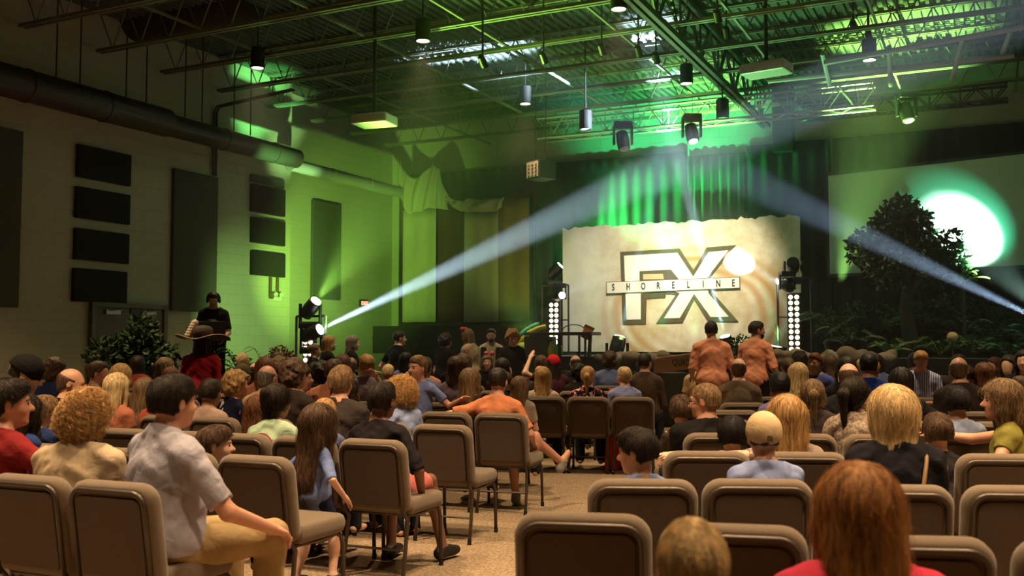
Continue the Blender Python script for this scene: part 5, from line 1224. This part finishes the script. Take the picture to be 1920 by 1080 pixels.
# --- left block, near
P('person in a pale grey short sleeved shirt and khaki trousers turned sideways, near left', 312, 700, 4.48, face=40, yaw=-2, twist=2, lean=2, hair='short', hc='dark', skin='ruddy', shirt='a39fae', sleeve=.62, pants='a08760', collar=True, wid=1.2,
  arms=((-.06, .32, -.40, -.5, -.6, -.5), (.12, .34, -.33, .6, -.7, -.5, .8)), knees=(None, (.20, .43, -.02)), shoes='2a1c12', vol=.010, h=.0055)
P('person with curly blonde hair in a cream top, near left', 150, 726, 4.72, face=16, hair='curly', hc='gold', skin='ruddy', shirt='b9a387', wid=1.28, sleeve=2, h=.006, vol=-.006)
P('person in a dark red shirt cut off by the left photo edge', 0, 707, 4.95, face=30, yaw=32, hair='short', hc='dark', skin='ruddy', shirt='7c1a1c', arms=((-.05, .3, -.3), (.12, .24, .02, .6, -.6, -.6, 1.0)), kid=False, wid=.95)
P('person in a backwards black cap looking down, far left', 24, 662, 6.35, face=40, yaw=28, pitch=22, hair='short', hc='dark', skin='tan', shirt='1b1a1e', cap=dict(c='0d0b0b', back=True, hole=True))
P('girl with long dark hair in blue behind the red shirt, left edge', 36, 735, 5.85, face=25, hair='long', hc='dark', skin='tan', shirt='25366c', kid=True, L=.26)
P('boy with sandy hair and blue shirt near the left edge', 77, 738, 6.9, face=28, yaw=15, hair='short', hc='sand', shirt='20315e', kid=True)
P('balding person with a beard in black shirt facing right, left rows', 121, 686, 7.7, face=35, yaw=40, pitch=10, hair='bald', hc='brown', skin='ruddy', shirt='18171c', beard='brown', wid=1.05)
P('person in a striped white shirt looking right beside the doors', 176, 675, 10.0, face=45, yaw=35, hair='short', hc='brown', skin='ruddy', shirt='b9a5a8', skind='stripes_h', arms=('lap', (.50, .10, -.05)))
P('person with very long straight blonde hair, left rows', 214, 697, 7.9, face=20, hair='long', hc='blonde', skin='fair', shirt='b06a52', L=.36, sleeve=.3)
P('person with blonde hair mostly hidden behind longer blonde hair', 222, 680, 9.1, face=18, hair='long', hc='gold', shirt='6b4a3a', L=.2)
P('girl with long light brown hair and a coral top, left rows', 267, 706, 8.3, face=20, hair='long', hc='light', shirt='a8543f', kid=True, L=.34, sleeve=.3)
P('person with dull olive brown hair in front of the doors', 305, 669, 11.0, face=25, yaw=20, hair='bob', hc='light', skin='tan', shirt='2c2a24', L=.15)
P('person with short reddish hair behind the man in grey shirt', 317, 684, 9.6, face=20, hair='buzz', hc='auburn', skin='ruddy', shirt='4a3b30')
P('small boy with brown hair in profile beside the grey shirt', 398, 792, 5.72, face=34, yaw=46, hair='short', hc='brown', skin='fair', shirt='3a3f55', kid=True, h=.0058, vol=.012)
P('person with dark hair in a beige t-shirt, left rows', 390, 707, 8.3, face=18, hair='short', hc='dark', skin='tan', shirt='b09486', sleeve=.5)
P('person with curly blonde hair and a navy floral top, left rows', 436, 693, 9.0, face=35, yaw=20, hair='curly', hc='gold', skin='ruddy', shirt='16182e', skind='leafy')
P('person in an olive cap behind the curly blonde hair', 452, 680, 11.2, face=18, hair='short', hc='brown', shirt='40382c', cap=dict(c='4c432c'))
P('bald person with pink scalp near the green fern', 478, 676, 11.4, face=15, hair='bald', hc='brown', skin='ruddy', shirt='5a4a44')
P('bald person with a shiny scalp in a cream shirt, left rows', 498, 681, 8.9, face=12, yaw=10, hair='bald', hc='grey', skin='ruddy', shirt='c2a988', wid=1.05)
P('person with brown hair behind the flower plant', 530, 676, 11.3, face=12, hair='short', hc='brown', skin='tan', shirt='2f2a26')
P('person in a grey striped t-shirt reaching right along a chair back', 556, 682, 9.1, face=38, yaw=36, hair='short', hc='auburn', skin='ruddy', shirt='7d6c6b', skind='stripes_h', arms=('lap', (.52, -.02, -.16)))
P('person in a mint t-shirt with a black and white back print', 512, 716, 6.7, face=18, yaw=12, hair='bun', hc='dark', skin='tan', shirt='a7bfa2')
P('girl with auburn hair low beside the mint t-shirt', 482, 738, 7.5, face=20, hair='long', hc='auburn', shirt='8f5a48', kid=True)
P('girl standing in a blue t-shirt with long brown hair, near left', 590, 752, 5.85, face=38, yaw=-12, twist=6, pose='stand', kid=True, hair='long', hc='brown', shirt='6f7fb4', sleeve=.85, pants='1d2140', legs='short', hs=.95, lean=4, L=.33, hemdrop=.05, wid=1.02, h=.0055,
  arms=((-.17, .02, -.40, -.5, -.6, -.3), (.18, .10, -.40, .6, -.6, -.3)), knees=(None, (.16, .16, -.40)), feet=((-.10, -.12, .07), (.24, .05, .09)), shoes='3a2b28')
P('small child with fair hair half hidden behind the girl in blue', 606, 741, 6.6, face=16, hair='buzz', hc='gold', shirt='5b5f86', kid=True)
P('person in a dark grey t-shirt with greying brown hair', 635, 683, 7.35, face=14, hair='short', hc='sand', skin='ruddy', shirt='37302d', wid=1.12, vol=.008)
P('person in an orange t-shirt mostly hidden behind the dark grey one', 622, 671, 9.4, face=14, hair='short', hc='brown', skin='ruddy', shirt='c07e62', wid=1.2)
P('person in a black polo and pink striped shorts, left aisle', 709, 712, 6.33, face=26, hair='short', hc='dark', skin='brown', shirt='1c161c', sleeve=.75, wid=1.08, pants='c65a5a', pantskind='pink_stripes', legs='short', shoes='171210', vol=.007, h=.0065,
  arms=((-.10, .25, -.36), (.10, .14, -.44, .8, -.5, -.2)), knees=((-.14, .42, -.02), (.18, .44, 0)), feet=((-.12, .38, .08), (.26, .50, .08)))
P('boy with curly blonde hair in a light blue t-shirt looking left', 763, 704, 7.5, face=-40, yaw=-22, pitch=14, pose='stand', hair='curly', hc='gold', shirt='8f9cc8', kid=True, vol=.002, h=.008, arms=('side', 'side'))
P('boy in a blue t-shirt with a white name tag flinging his arms', 788, 664, 9.0, face=-160, yaw=20, pose='stand', hair='short', hc='light', skin='ruddy', shirt='6f7db0', kid=True, h=.009, arms=((-.40, .05, -.10, -.3, -.4, -.8), (.34, .10, .14, .8, -.2, -.3)))
P('person with long brown hair swinging, centre rows', 880, 688, 8.9, face=10, yaw=20, hair='long', hc='light', shirt='30261f', L=.36)
P('person in an orange t-shirt with one arm along the chair back', 931, 686, 8.6, face=14, hair='short', hc='dark', skin='ruddy', shirt='e08c62', sleeve=.6, wid=1.10, pants='b9a58e', legs='short', shoes='8d8a85', h=.008, vol=.008,
  arms=((-.50, -.06, -.10, -.2, -.8, -.3), (.10, .25, -.36)), knees=((.02, .44, -.02), (.22, .34, .10)), feet=((.10, .36, .08), (.50, .62, .36)))
P('girl with light brown hair beside the orange t-shirt', 972, 703, 9.7, face=12, hair='long', hc='light', shirt='b4a398', kid=True, L=.2)
P('person in a pale pink top with dark blonde hair, centre', 1017, 686, 11.25, face=9, hair='long', hc='gold', shirt='d8bfa8', sleeve=.7, L=.24)
P('person in a dark floral top with a blonde ponytail, centre', 1101, 684, 11.25, face=9, hair='pony', hc='gold', shirt='1c1626', skind='floral', L=.22, wid=1.05)
P('boy with pale blonde hair in a lavender t-shirt, centre aisle', 1171, 686, 11.2, face=0, yaw=-35, hair='short', hc='blonde', skin='ruddy', shirt='97a2d8', kid=True, arms=('lap', 'side'))
P('person in a brown jacket with dark hair, centre aisle', 1208, 661, 12.6, face=10, yaw=25, hair='short', hc='dark', skin='tan', shirt='4d3c30', sleeve=2)
P('person in a red cap with a raised hand at the stage front', 1040, 664, 13.2, face=-20, hair='long', hc='dark', skin='fair', shirt='4a2030', cap=dict(c='c4202c'), arms=((-.14, .10, .30, -.6, -.3, -.3), 'lap'))
# --- right block
P('person in a black t-shirt with sandy hair looking back left', 1326, 714, 6.7, face=0, yaw=-62, pitch=4, hair='buzz', hc='sand', skin='ruddy', shirt='131110', wid=1.34, glasses=True)
P('boy with brown hair beside the black t-shirt', 1277, 737, 7.0, face=4, hair='short', hc='brown', shirt='3b2d24', kid=True)
P('child with very dark hair low in the right block', 1372, 775, 5.75, face=6, hair='short', hc='black', shirt='151518', kid=True)
P('boy with dark hair and blue t-shirt looking left, right aisle', 1203, 795, 4.72, face=-10, yaw=-52, pitch=6, roll=-4, hair='short', hc='dark', skin='tan', shirt='7f8fc0', kid=True, h=.0055, vol=.010, wid=.9)
P('boy in a beige baseball cap and light blue t-shirt', 1432, 768, 4.72, face=4, hair='short', hc='dark', skin='tan', shirt='8996c6', kid=True, h=.0055, hs=.93, wid=1.12, cap=dict(c='c7ac86', logo=True))
P('person with long blonde hair and a patterned grey top, right block', 1476, 738, 5.6, face=0, hair='long', hc='gold', shirt='8d7a70', skind='leafy', L=.34, wid=1.0, h=.0065, arms=((-.55, -.10, .02, -.2, -.9, -.2, .3), 'lap'), sleeve=.3, palm=((0, .2, -1), None))
P('girl with a streaked brown ponytail, right block', 1524, 708, 7.1, face=5, yaw=8, hair='pony', hc='light', shirt='3a2e2c', kid=True, L=.25)
P('person with dark tied hair and a grey cardigan looking right', 1600, 702, 6.8, face=12, yaw=38, hair='pony', hc='dark', skin='ruddy', shirt='a08d7d', sleeve=2, L=.26, skind='knit', wid=1.02)
P('person with a bright blonde bob and black jacket with shoulder strap', 1676, 724, 4.72, face=8, hair='bob', hc='blonde', shirt='15141c', sleeve=2, wid=1.16, L=.20, vol=.026, h=.0055)
P('person with long copper hair and a pink top, nearest', 1612, 862, 2.40, face=6, hair='long', hc='copper', shirt='d03a52', L=.36, vol=.008, hs=.93, flare=.03, h=.005, wid=1.14, strand=16000)
P('boy with short blonde hair, nearest to the camera', 1299, 960, 1.97, face=2, hair='buzz', hc='blonde', shirt='6a5a50', kid=True, hs=.86, vol=.01, h=.005, strand=16000)
P('smiling person at the right edge stretching an arm along the chairs', 1893, 708, 5.95, face=-60, yaw=-14, hair='long', hc='light', skin='ruddy', shirt='7d7634', L=.34, sleeve=.25, arms=((-.2, .30, -.33), (.16, .50, -.03, .6, -.3, -.6, .3)), h=.007)
P('boy with round dark hair in a grey blue shirt, right rows', 1795, 722, 6.7, face=4, hair='short', hc='black', skin='tan', shirt='7f8ba6', kid=True, vol=.016)
P('child with brown hair low beside the blonde bob', 1757, 770, 5.8, face=4, hair='short', hc='brown', shirt='2f2b30', kid=True)
P('child in a blue striped shirt kneeling and facing back, right rows', 1725, 655, 11.0, face=-150, yaw=-20, pitch=20, hair='short', hc='gold', skin='ruddy', shirt='6d80c0', skind='stripes_v', kid=True)
P('person with thick dark hair resting a hand on a chair, right rows', 1690, 687, 8.4, face=4, hair='long', hc='black', skin='ruddy', shirt='19161c', wid=1.05, arms=('lap', (.30, .05, -.22)))
P('person with long dark shiny hair, right rows', 1587, 668, 9.6, face=5, hair='long', hc='dark', shirt='1d1a22', L=.32)
P('person with dark hair in a royal blue shirt, right rows', 1628, 662, 9.7, face=10, hair='short', hc='black', skin='tan', shirt='1d3d9a', sleeve=.6)
P('boy in a purple blue t-shirt turned to face back, right rows', 1530, 660, 11.0, face=-140, hair='short', hc='auburn', skin='tan', shirt='5560a8', kid=True)
P('person with straight blonde hair and a beige top, right rows', 1497, 678, 9.6, face=5, hair='long', hc='blonde', shirt='a8957e', L=.22)
P('person with black hair left of the straight blonde hair', 1462, 695, 8.5, face=5, hair='short', hc='black', skin='brown', shirt='7a78a8')
P('person in a cream shirt hidden behind the walking man in orange', 1311, 664, 14.0, face=5, hair='short', hc='brown', shirt='d8b98c')
P('person with long reddish brown hair and an orange striped top', 1845, 678, 10.5, face=4, hair='long', hc='auburn', shirt='c07862', skind='stripes_v', L=.24)
P('person with dark hair and a fair face turned back, right edge', 1893, 664, 11.8, face=-130, hair='long', hc='dark', skin='fair', shirt='2a2430')
P('person with a fair face at the very right photo edge', 1921, 655, 11.0, face=-140, hair='long', hc='black', skin='fair', shirt='1a1a22')
P('person with dark hair just left of the fair faced woman', 1868, 668, 13.2, face=-110, hair='long', hc='auburn', skin='fair', shirt='2a1a22')
P('person with short dark hair in front of the ferns, right rows', 1811, 681, 10.6, face=4, hair='short', hc='dark', shirt='2a2a30')
P('person with dark hair in front of the bushy fern', 1790, 678, 13.3, face=4, hair='short', hc='black', shirt='20262a')
# --- standing people
P('man in an orange t-shirt walking toward the stage', 1334, 601, 13.0, face=5, pose='stand', hair='short', hc='dark', skin='ruddy', shirt='dd9676', sleeve=.7, pants='8a5038', shoes='221a18', h=.009, wid=1.08, arms=((-.04, .22, -.36, -.25, -1, -.3), (.10, .05, -.50, .3, -1, 0)), hemdrop=.10)
P('man in an orange t-shirt and black trousers standing in profile', 1414, 601, 13.3, face=42, yaw=40, pose='stand', hair='short', hc='dark', skin='tan', shirt='dd9676', sleeve=.75, pants='0e0c0c', shoes='141010', h=.009, beard='dark', wid=1.0, arms=('side', (.12, .14, -.46, .3, -1, 0)), hemdrop=.04)
pir = P('person in a dark red coat wearing a feathered tricorn hat', 377, 622, 12.2, face=12, pose='stand', hair='long', hc='dark', skin='tan', shirt='8a1420', sleeve=2, pants='2a1010', shoes='100c0a', h=.010, wid=1.22, hemdrop=.45, arms=('side', 'side'), L=.2)
q = at(401, 546, 15.6); DJZ = q.z - 1.78
dj = person('person with headphones and a black t-shirt standing high by the wall', q.x, 15.6, face=165, ztop=1.78, pose='stand', pitch=22, hair='short', hc='black', skin='tan', shirt='0b0b0d', sleeve=.6, pants='101014', shoes='101010', h=.012, arms=((.02, .30, -.36), (-.02, .30, -.36)))
dj.location.z = DJZ
st_p = [('boy in a black t-shirt standing before the left light tower', 586, 643, 16.0, dict(face=60, yaw=10, hair='short', hc='light', shirt='0c0b0b', kid=True)),
 ('woman with a fair bob and black t-shirt reaching forward, stage left', 612, 628, 15.8, dict(face=60, yaw=10, hair='bob', hc='gold', shirt='0f0d0c', L=.16, arms=('side', (.05, .42, -.22)))),
 ('woman with long pale hair and a black t-shirt, beside the fair bob', 656, 628, 16.0, dict(face=60, yaw=10, hair='long', hc='grey', shirt='0d0c0b', L=.24, arms=('side', (.10, .38, -.26)))),
 ('person in a dark cap and black t-shirt standing alone below the drapes', 745, 619, 16.2, dict(face=30, yaw=40, hair='short', hc='dark', shirt='0b0a0a', arms=((-.1, .2, -.3), (.15, .25, -.3)))),
 ('person with curly dark hair in black, seen from behind, stage left', 832, 624, 16.4, dict(face=40, hair='curly', hc='dark', shirt='100e0d')),
 ('woman with a red hair bow and cream t-shirt looking down', 884, 615, 16.4, dict(face=-60, pitch=20, hair='long', hc='light', skin='fair', shirt='c2a888', L=.30, arms=('fold', 'fold'))),
 ('person in a pirate vest and white shirt with dark glasses', 921, 615, 17.0, dict(face=180, hair='short', hc='dark', skin='ruddy', shirt='d2bda0', beard='dark', sleeve=2, arms=('side', 'side'), glasses=True)),
 ('person with a big mass of curly blonde hair facing the audience', 960, 618, 16.2, dict(face=170, pitch=15, hair='curly', hc='gold', skin='ruddy', shirt='2c2420', vol=.03))]
for lb, px, yt, d, kw in st_p:
    kw.setdefault('arms', ('side', 'side')); P(lb, px, yt, d, pose='stand', pants='12100f', shoes='100e0c', h=.012, **kw)
for lb, px, yt, d, kw in [('dark haired girl facing the audience, seated before the stage', 850, 667, 14.8, dict(face=175, hair='long', hc='black', skin='fair', shirt='0e0d10', kid=True)),
 ('girl with a pink bow facing the audience before the stage', 913, 664, 14.9, dict(face=175, hair='long', hc='light', skin='fair', shirt='131015', kid=True))]:
    P(lb, px, yt, d, h=.012, **kw)

PEOPLE = [o for o in COL.objects if o.get('category') == 'person']
# --- the rest of the audience, small and far: seated in chairs of the far rows
FAR = [(130, 10.4), (560, 12.4), (580, 10.5), (600, 12.9), (645, 11.5), (668, 13.4), (690, 10.0), (712, 12.3), (735, 14.2), (752, 11.2), (770, 13.1), (815, 10.6), (838, 12.2), (860, 13.6), (905, 11.9), (948, 13.4), (985, 12.0), (1000, 14.0), (1030, 14.8), (1062, 13.0), (1082, 14.2), (1118, 13.2), (1140, 14.6),
       (1160, 13.4), (1180, 15.0), (1238, 14.6), (1268, 13.8), (1288, 15.2), (1250, 12.8), (345, 12.8), (420, 13.2), (500, 13.3), (520, 14.6), (290, 13.4), (1445, 12.6), (1478, 13.8), (1500, 15.0), (1548, 13.4), (1565, 12.2), (1585, 14.8), (1605, 13.0), (1650, 12.3), (1665, 14.4), (1700, 12.9), (1748, 13.6), (1765, 12.0), (1778, 14.8), (1825, 14.0), (1850, 12.5), (1880, 14.9), (1905, 13.6),
       (1435, 9.8), (1555, 8.4), (1650, 10.6), (1745, 9.4), (1870, 9.2), (985, 10.2), (740, 9.4), (690, 8.6), (455, 7.6), (830, 8.0)]
rn = random.Random(21); TAKEN = [False] * len(CHAIRS); WORD = {'black': 'black', 'dark': 'dark brown', 'brown': 'brown', 'auburn': 'auburn', 'light': 'light brown', 'blonde': 'pale blonde', 'gold': 'golden blonde', 'sand': 'sandy', 'grey': 'grey'}
SH = [('1b1a1e', 'black'), ('3a2e28', 'dark brown'), ('6f7db0', 'blue'), ('8f3a30', 'dull red'), ('6a5a4a', 'taupe'), ('c07e62', 'orange'), ('24345c', 'navy'), ('5a5048', 'grey brown'), ('7a6a78', 'mauve'), ('2c2420', 'dark')]
for i, (cx_, cy_, cf, _) in enumerate(CHAIRS):
    if any(o.get('category') == 'person' and math.hypot(o.location.x - cx_, o.location.y - cy_) < .46 for o in PEOPLE): TAKEN[i] = True
for i, (px, d) in enumerate(FAR):
    bx_ = (px - 960) / F * d; fr = [(math.hypot(c[0] - bx_, c[1] - d), k) for k, c in enumerate(CHAIRS) if not TAKEN[k]]; fr.sort()
    if not fr or fr[0][0] > 1.3: continue
    TAKEN[fr[0][1]] = True; SX, d, sf, _ = CHAIRS[fr[0][1]]; px = 960 + F * SX / d
    hcx = rn.choice(['dark', 'black', 'brown', 'brown', 'light', 'gold', 'auburn', 'blonde', 'sand', 'dark']); hs_ = rn.choice(['short', 'short', 'long', 'long', 'bob', 'pony', 'curly', 'short', 'bald']); sh_, shn = rn.choice(SH); kid = rn.random() < .3
    if hs_ == 'bald': hcx = 'brown'
    zt = rn.uniform(1.24, 1.33) - (.12 if kid else 0); yt = 645 - (zt - CAMZ) * F / d
    side = 'left' if px < 800 else ('centre' if px < 1290 else 'right'); fc = 12 if px < 1290 else 5
    lm = 'with %s %s hair in %s, seated %s, %s' % (WORD[hcx], {'short': 'short', 'long': 'long', 'bob': 'bobbed', 'pony': 'tied', 'curly': 'curly', 'bald': 'thinning'}[hs_], shn, ('far back' if d > 12.5 else 'midway') + ' in the %s block' % side,
        'x')
    sl_ = CHAIRS[fr[0][1]][3].split(', ')[1].replace('the ', '').replace(' block', '').replace(' of ', ' ')
    person('%s, %s %s hair, %s top, %s' % ('child' if kid else 'person', WORD[hcx], {'short': 'short', 'long': 'long', 'bob': 'bobbed', 'pony': 'tied', 'curly': 'curly', 'bald': 'thinning'}[hs_], shn, sl_), SX, d, face=sf + rn.uniform(-12, 14), ztop=zt, yaw=rn.uniform(-30, 30), hair=hs_, hc=hcx, skin=rn.choice(['fair', 'ruddy', 'tan', 'tan', 'brown']), shirt=sh_, sleeve=rn.choice([.5, .5, 2]), kid=kid, L=rn.choice([.16, .22, .28]), group='far rows of the audience')

# ------------------------------------------------------------------ things people wear or hold
def hw(o): return INFO[o['label']]
I = hw(pir); H = lambda a, b, c: tuple(I['hc'] + I['hs'] * (I['Rh'] @ V3(a, b, c)))
hat = empty('tricorn_hat', (0, 0, 0)); hat.parent = pir
mb = MB(); hc_ = Vector(H(0, -.01, .06)); prof = [(.115, 0), (.125, .06), (.12, .12), (.08, .15), (.01, .16)]; mb.lathe(prof, 20, hc_); mb.build('hat_crown', mat('hat_felt', (.065, .038, .024), .8), hat, smooth=True)
mb = MB()
def brimf(u, v):
    a = u * 6.2832; r = .10 + .20 * v * (1 + .25 * math.cos(2 * a)); up = .055 * v * v * (.5 + .5 * math.cos(3 * a + 1.6)) - .01 * v; return (hc_.x + r * math.cos(a), hc_.y + r * math.sin(a) * .8, hc_.z + up)
mb.grid(brimf, 36, 5); mb.build('hat_brim', mat('hat_felt', (.065, .038, .024), .8), hat, smooth=True, solid=.01)
mb = MB(); mb.tube([brimf(i / 36, 1.0) for i in range(37)], .006, 5); mb.build('gold_braid', mat('gold_braid', (.40, .26, .12), .6), hat)
mb = MB()
for k in range(6): mb.lathe([(.001, -.045), (.045, -.02), (.045, .02), (.001, .045)], 8, (hc_.x - .16 + .012 * k, hc_.y - .07 + .01 * k, hc_.z + .03 + .032 * k))
mb.build('feather', mat('feather', (.75, .60, .46), .9), hat, smooth=True)
I = hw(dj); mb = MB(); hc_ = I['hc']; Rh_ = I['Rh']
mb.tube([tuple(hc_ + Rh_ @ V3(.098 * math.cos(a), 0, .01 + .118 * math.sin(a))) for a in np.linspace(0, math.pi, 14)], .014, 7); ph = mb.build('headphones', M_BLACK, dj, smooth=True)
for sx in (-1, 1): mb = MB(); c = tuple(hc_ + Rh_ @ V3(sx * .092, 0, -.005)); mb.lathe([(.02, -.02), (.042, -.015), (.042, .015), (.02, .02)], 12, c, Matrix.Rotation(R(90), 3, 'Y')); mb.build('ear_cup', M_BLACK, ph)
# riser, desk and laptop for the person with headphones
mb = MB(); mb.box((0, 0, DJZ / 2), (1.5, 1.2, DJZ)); tag(mb.build('sound_riser', M_DARK, loc=(dj.location.x, dj.location.y, 0), rotz=ROOMROT, bevel=.01), 'black riser under the person with headphones', 'riser')
f = Vector((math.sin(R(165)), math.cos(R(165)), 0)); c = Vector(dj.location) + f * .42; lt = empty('laptop', c + Vector((0, 0, 1.03)), -R(165)); tag(lt, 'open black laptop in front of the person with headphones', 'laptop')
mb = MB(); mb.box((0, 0, 0), (.40, .26, .02)); mb.build('keyboard', M_BLACK, lt, bevel=.004); mb = MB(); mb.box((0, .15, .13), (.40, .015, .26)); mb.build('screen', M_BLACK, lt, bevel=.004)
mb = MB(); mb.box((0, 0, -.02), (.55, .35, .03)).box((0, 0, -.52), (.08, .08, 1.0)).box((0, 0, -1.02), (.4, .4, .03)); tag(mb.build('lectern_stand', M_BLACK, loc=c + Vector((0, 0, 1.03)), rotz=-R(165)), 'slim black stand under the laptop by the left wall', 'stand')
def by(lbl): return next(o for o in bpy.data.objects if o.get('label', '').startswith(lbl))
# print on the black t-shirt, name tag, bracelet, watch, strap, belt, bow, back print
def chest_flat(o, name, pts, m, side=1, z=.25, off=.150, th=.004, x0=0.0):
    I = INFO[o['label']]; s = I['s']; mb = MB(); mb.poly_prism(pts, 0, th); c = I['B'](x0, side * off, z); ch = mb.build(name, m, o); ch.location = tuple(c); return ch
chest_flat(dj, 'shirt_print', [(-.09, .02), (-.03, .07), (.08, .06), (.0, .03), (.08, -.01), (.06, -.05), (-.05, -.06), (.03, -.02), (-.06, .0)], mat('print_grey', (.35, .35, .35), .8), off=.155)
o = by('boy in a blue t-shirt with a white name tag'); chest_flat(o, 'name_tag', [(-.07, -.035), (.07, -.035), (.07, .035), (-.07, .035)], mat('tag_white', (.75, .68, .6), .6), z=.30, off=.150, x0=.04)
o = by('person in a mint t-shirt'); m_k = mat('ink_black', (.02, .02, .02), .8); I = INFO[o['label']]; sh = next(c for c in o.children if c.name.startswith('shirt'))
for r_ in range(6):
    pts = []; n = 9 - abs(r_ - 2); w_ = .055 - .006 * abs(r_ - 2)
    top = [(-w_ + 2 * w_ * i / 8, .008 * (i % 2)) for i in range(9)]; bot = [(x, z - .010) for x, z in top[::-1]]
    c = chest_flat(o, 'back_print', [(x - .02, z + .05 - r_ * .022) for x, z in top + bot], m_k, side=-1, z=.26, off=.150)
pts = [(.10 * math.cos(a) * .9, .11 * math.sin(a)) for a in np.linspace(-.5, 2.9, 20)]; pts2 = [(.088 * math.cos(a) * .9, .098 * math.sin(a)) for a in np.linspace(2.9, -.5, 20)]
chest_flat(o, 'back_print', pts + pts2, mat('ink_coral', (.55, .16, .12), .8), side=-1, z=.26, off=.152)
def band(o, side, name, m, r=.036, f_=.02, hgt=.012):
    S, E, T = INFO[o['label']]['arms'][side]; d = vn(T - E); c = T - d * f_; mb = MB(); Mq = Vector(d).to_track_quat('Z', 'Y').to_matrix(); mb.lathe([(r - .004, -hgt), (r, -hgt * .6), (r, hgt * .6), (r - .004, hgt)], 18, c, Mq); mb.build(name, m, o, smooth=True)
band(by('girl standing in a blue t-shirt'), 0, 'bracelet', mat('bracelet_red', (.75, .10, .06), .4), .030); band(by('person with long blonde hair and a patterned'), 0, 'bracelet', mat('bracelet_dark', (.03, .03, .05), .3), .031, .01)
o = by('person with a bright blonde bob'); I = INFO[o['label']]; B = I['B']; mb = MB()
mb.tube([tuple(B(.145, .06, .40)), tuple(B(.15, -.03, .445)), tuple(B(.125, -.115, .38)), tuple(B(.10, -.150, .27)), tuple(B(.04, -.155, .12)), tuple(B(-.02, -.150, .02))], .010, 6); mb.build('bag_strap', mat('tan_leather', (.30, .17, .08), .5), o, smooth=True)
o = by('person in a pale grey short sleeved'); I = INFO[o['label']]; s = I['s']; mb = MB(); pel = I['pel']
mb.tube([(pel[0] + .215 * math.cos(a), pel[1] + .165 * math.sin(a) - .01, pel[2] - .005 + .05 * math.sin(a)) for a in np.linspace(0, 6.283, 25)], .014, 6); mb.build('belt', mat('belt_leather', (.02, .013, .010), .5), o, smooth=True)
for lbl, c in (('woman with a red hair bow', (.65, .03, .05)), ('girl with a pink bow', (.75, .10, .18))):
    o = by(lbl); I = INFO[o['label']]; mb = MB()
    for sx in (-1, 1): p = I['hc'] + I['Rh'] @ V3(sx * .045 - .03, 0, .135); mb.lathe([(.001, -.035), (.035, -.02), (.035, .02), (.001, .035)], 10, tuple(p), Matrix.Rotation(R(90), 3, 'Y'))
    mb.build('hair_bow', mat('bow' + lbl[-5:], c, .7), o, smooth=True)
o = by('person in a pirate vest'); I = INFO[o['label']]; mb = MB()
for sx in (-1, 1): mb.box(tuple(I['B'](sx * .125, .01, .18)), (.10, .31, .48))
mb.build('vest', mat('vest_black', (.015, .013, .012), .8), o, bevel=.03)
# red jacket hanging on the aisle chair
c = at(1163, 800, 11.3); jk = MB(); jk.grid(lambda u, v: (.05 * math.sin(u * 6) + (u - .5) * .24 * (1 + .6 * v), .05 * math.sin(v * 5 + u * 4), .30 - v * .95), 14, 16)
tag(jk.build('red_jacket', mat('red_cloth', (.55, .035, .035), .85, var=.25), loc=(c.x, c.y, .62), smooth=True, solid=.03), 'red jacket hanging down beside the floral top by the centre aisle', 'jacket')

# ------------------------------------------------------------------ haze in the hall, from the front rows to the stage wall
mb = MB(); mb.box((0, 0, 0), (SR - SL - .2, TF - 11.6, CEIL - .6)); hz_ = mb.build('haze', None, loc=room((SL + SR) / 2, (TF + 11.4) / 2, (CEIL + .5) / 2), rotz=ROOMROT)
m = bpy.data.materials.new('haze'); m.use_nodes = True; nt = m.node_tree; nt.nodes.clear(); out = nt.nodes.new('ShaderNodeOutputMaterial'); vs = nt.nodes.new('ShaderNodeVolumeScatter')
vs.inputs['Density'].default_value = HAZE; vs.inputs['Anisotropy'].default_value = .25; vs.inputs['Color'].default_value = (1, 1, 1, 1); nt.links.new(vs.outputs[0], out.inputs['Volume']); hz_.data.materials.append(m)
hz_['kind'] = 'stuff'; tag(hz_, 'thin theatrical haze hanging over the stage and front rows', 'haze')
for o in bpy.data.objects:
    if o.type == 'LIGHT' or o.type == 'CAMERA': o['kind'] = 'helper'
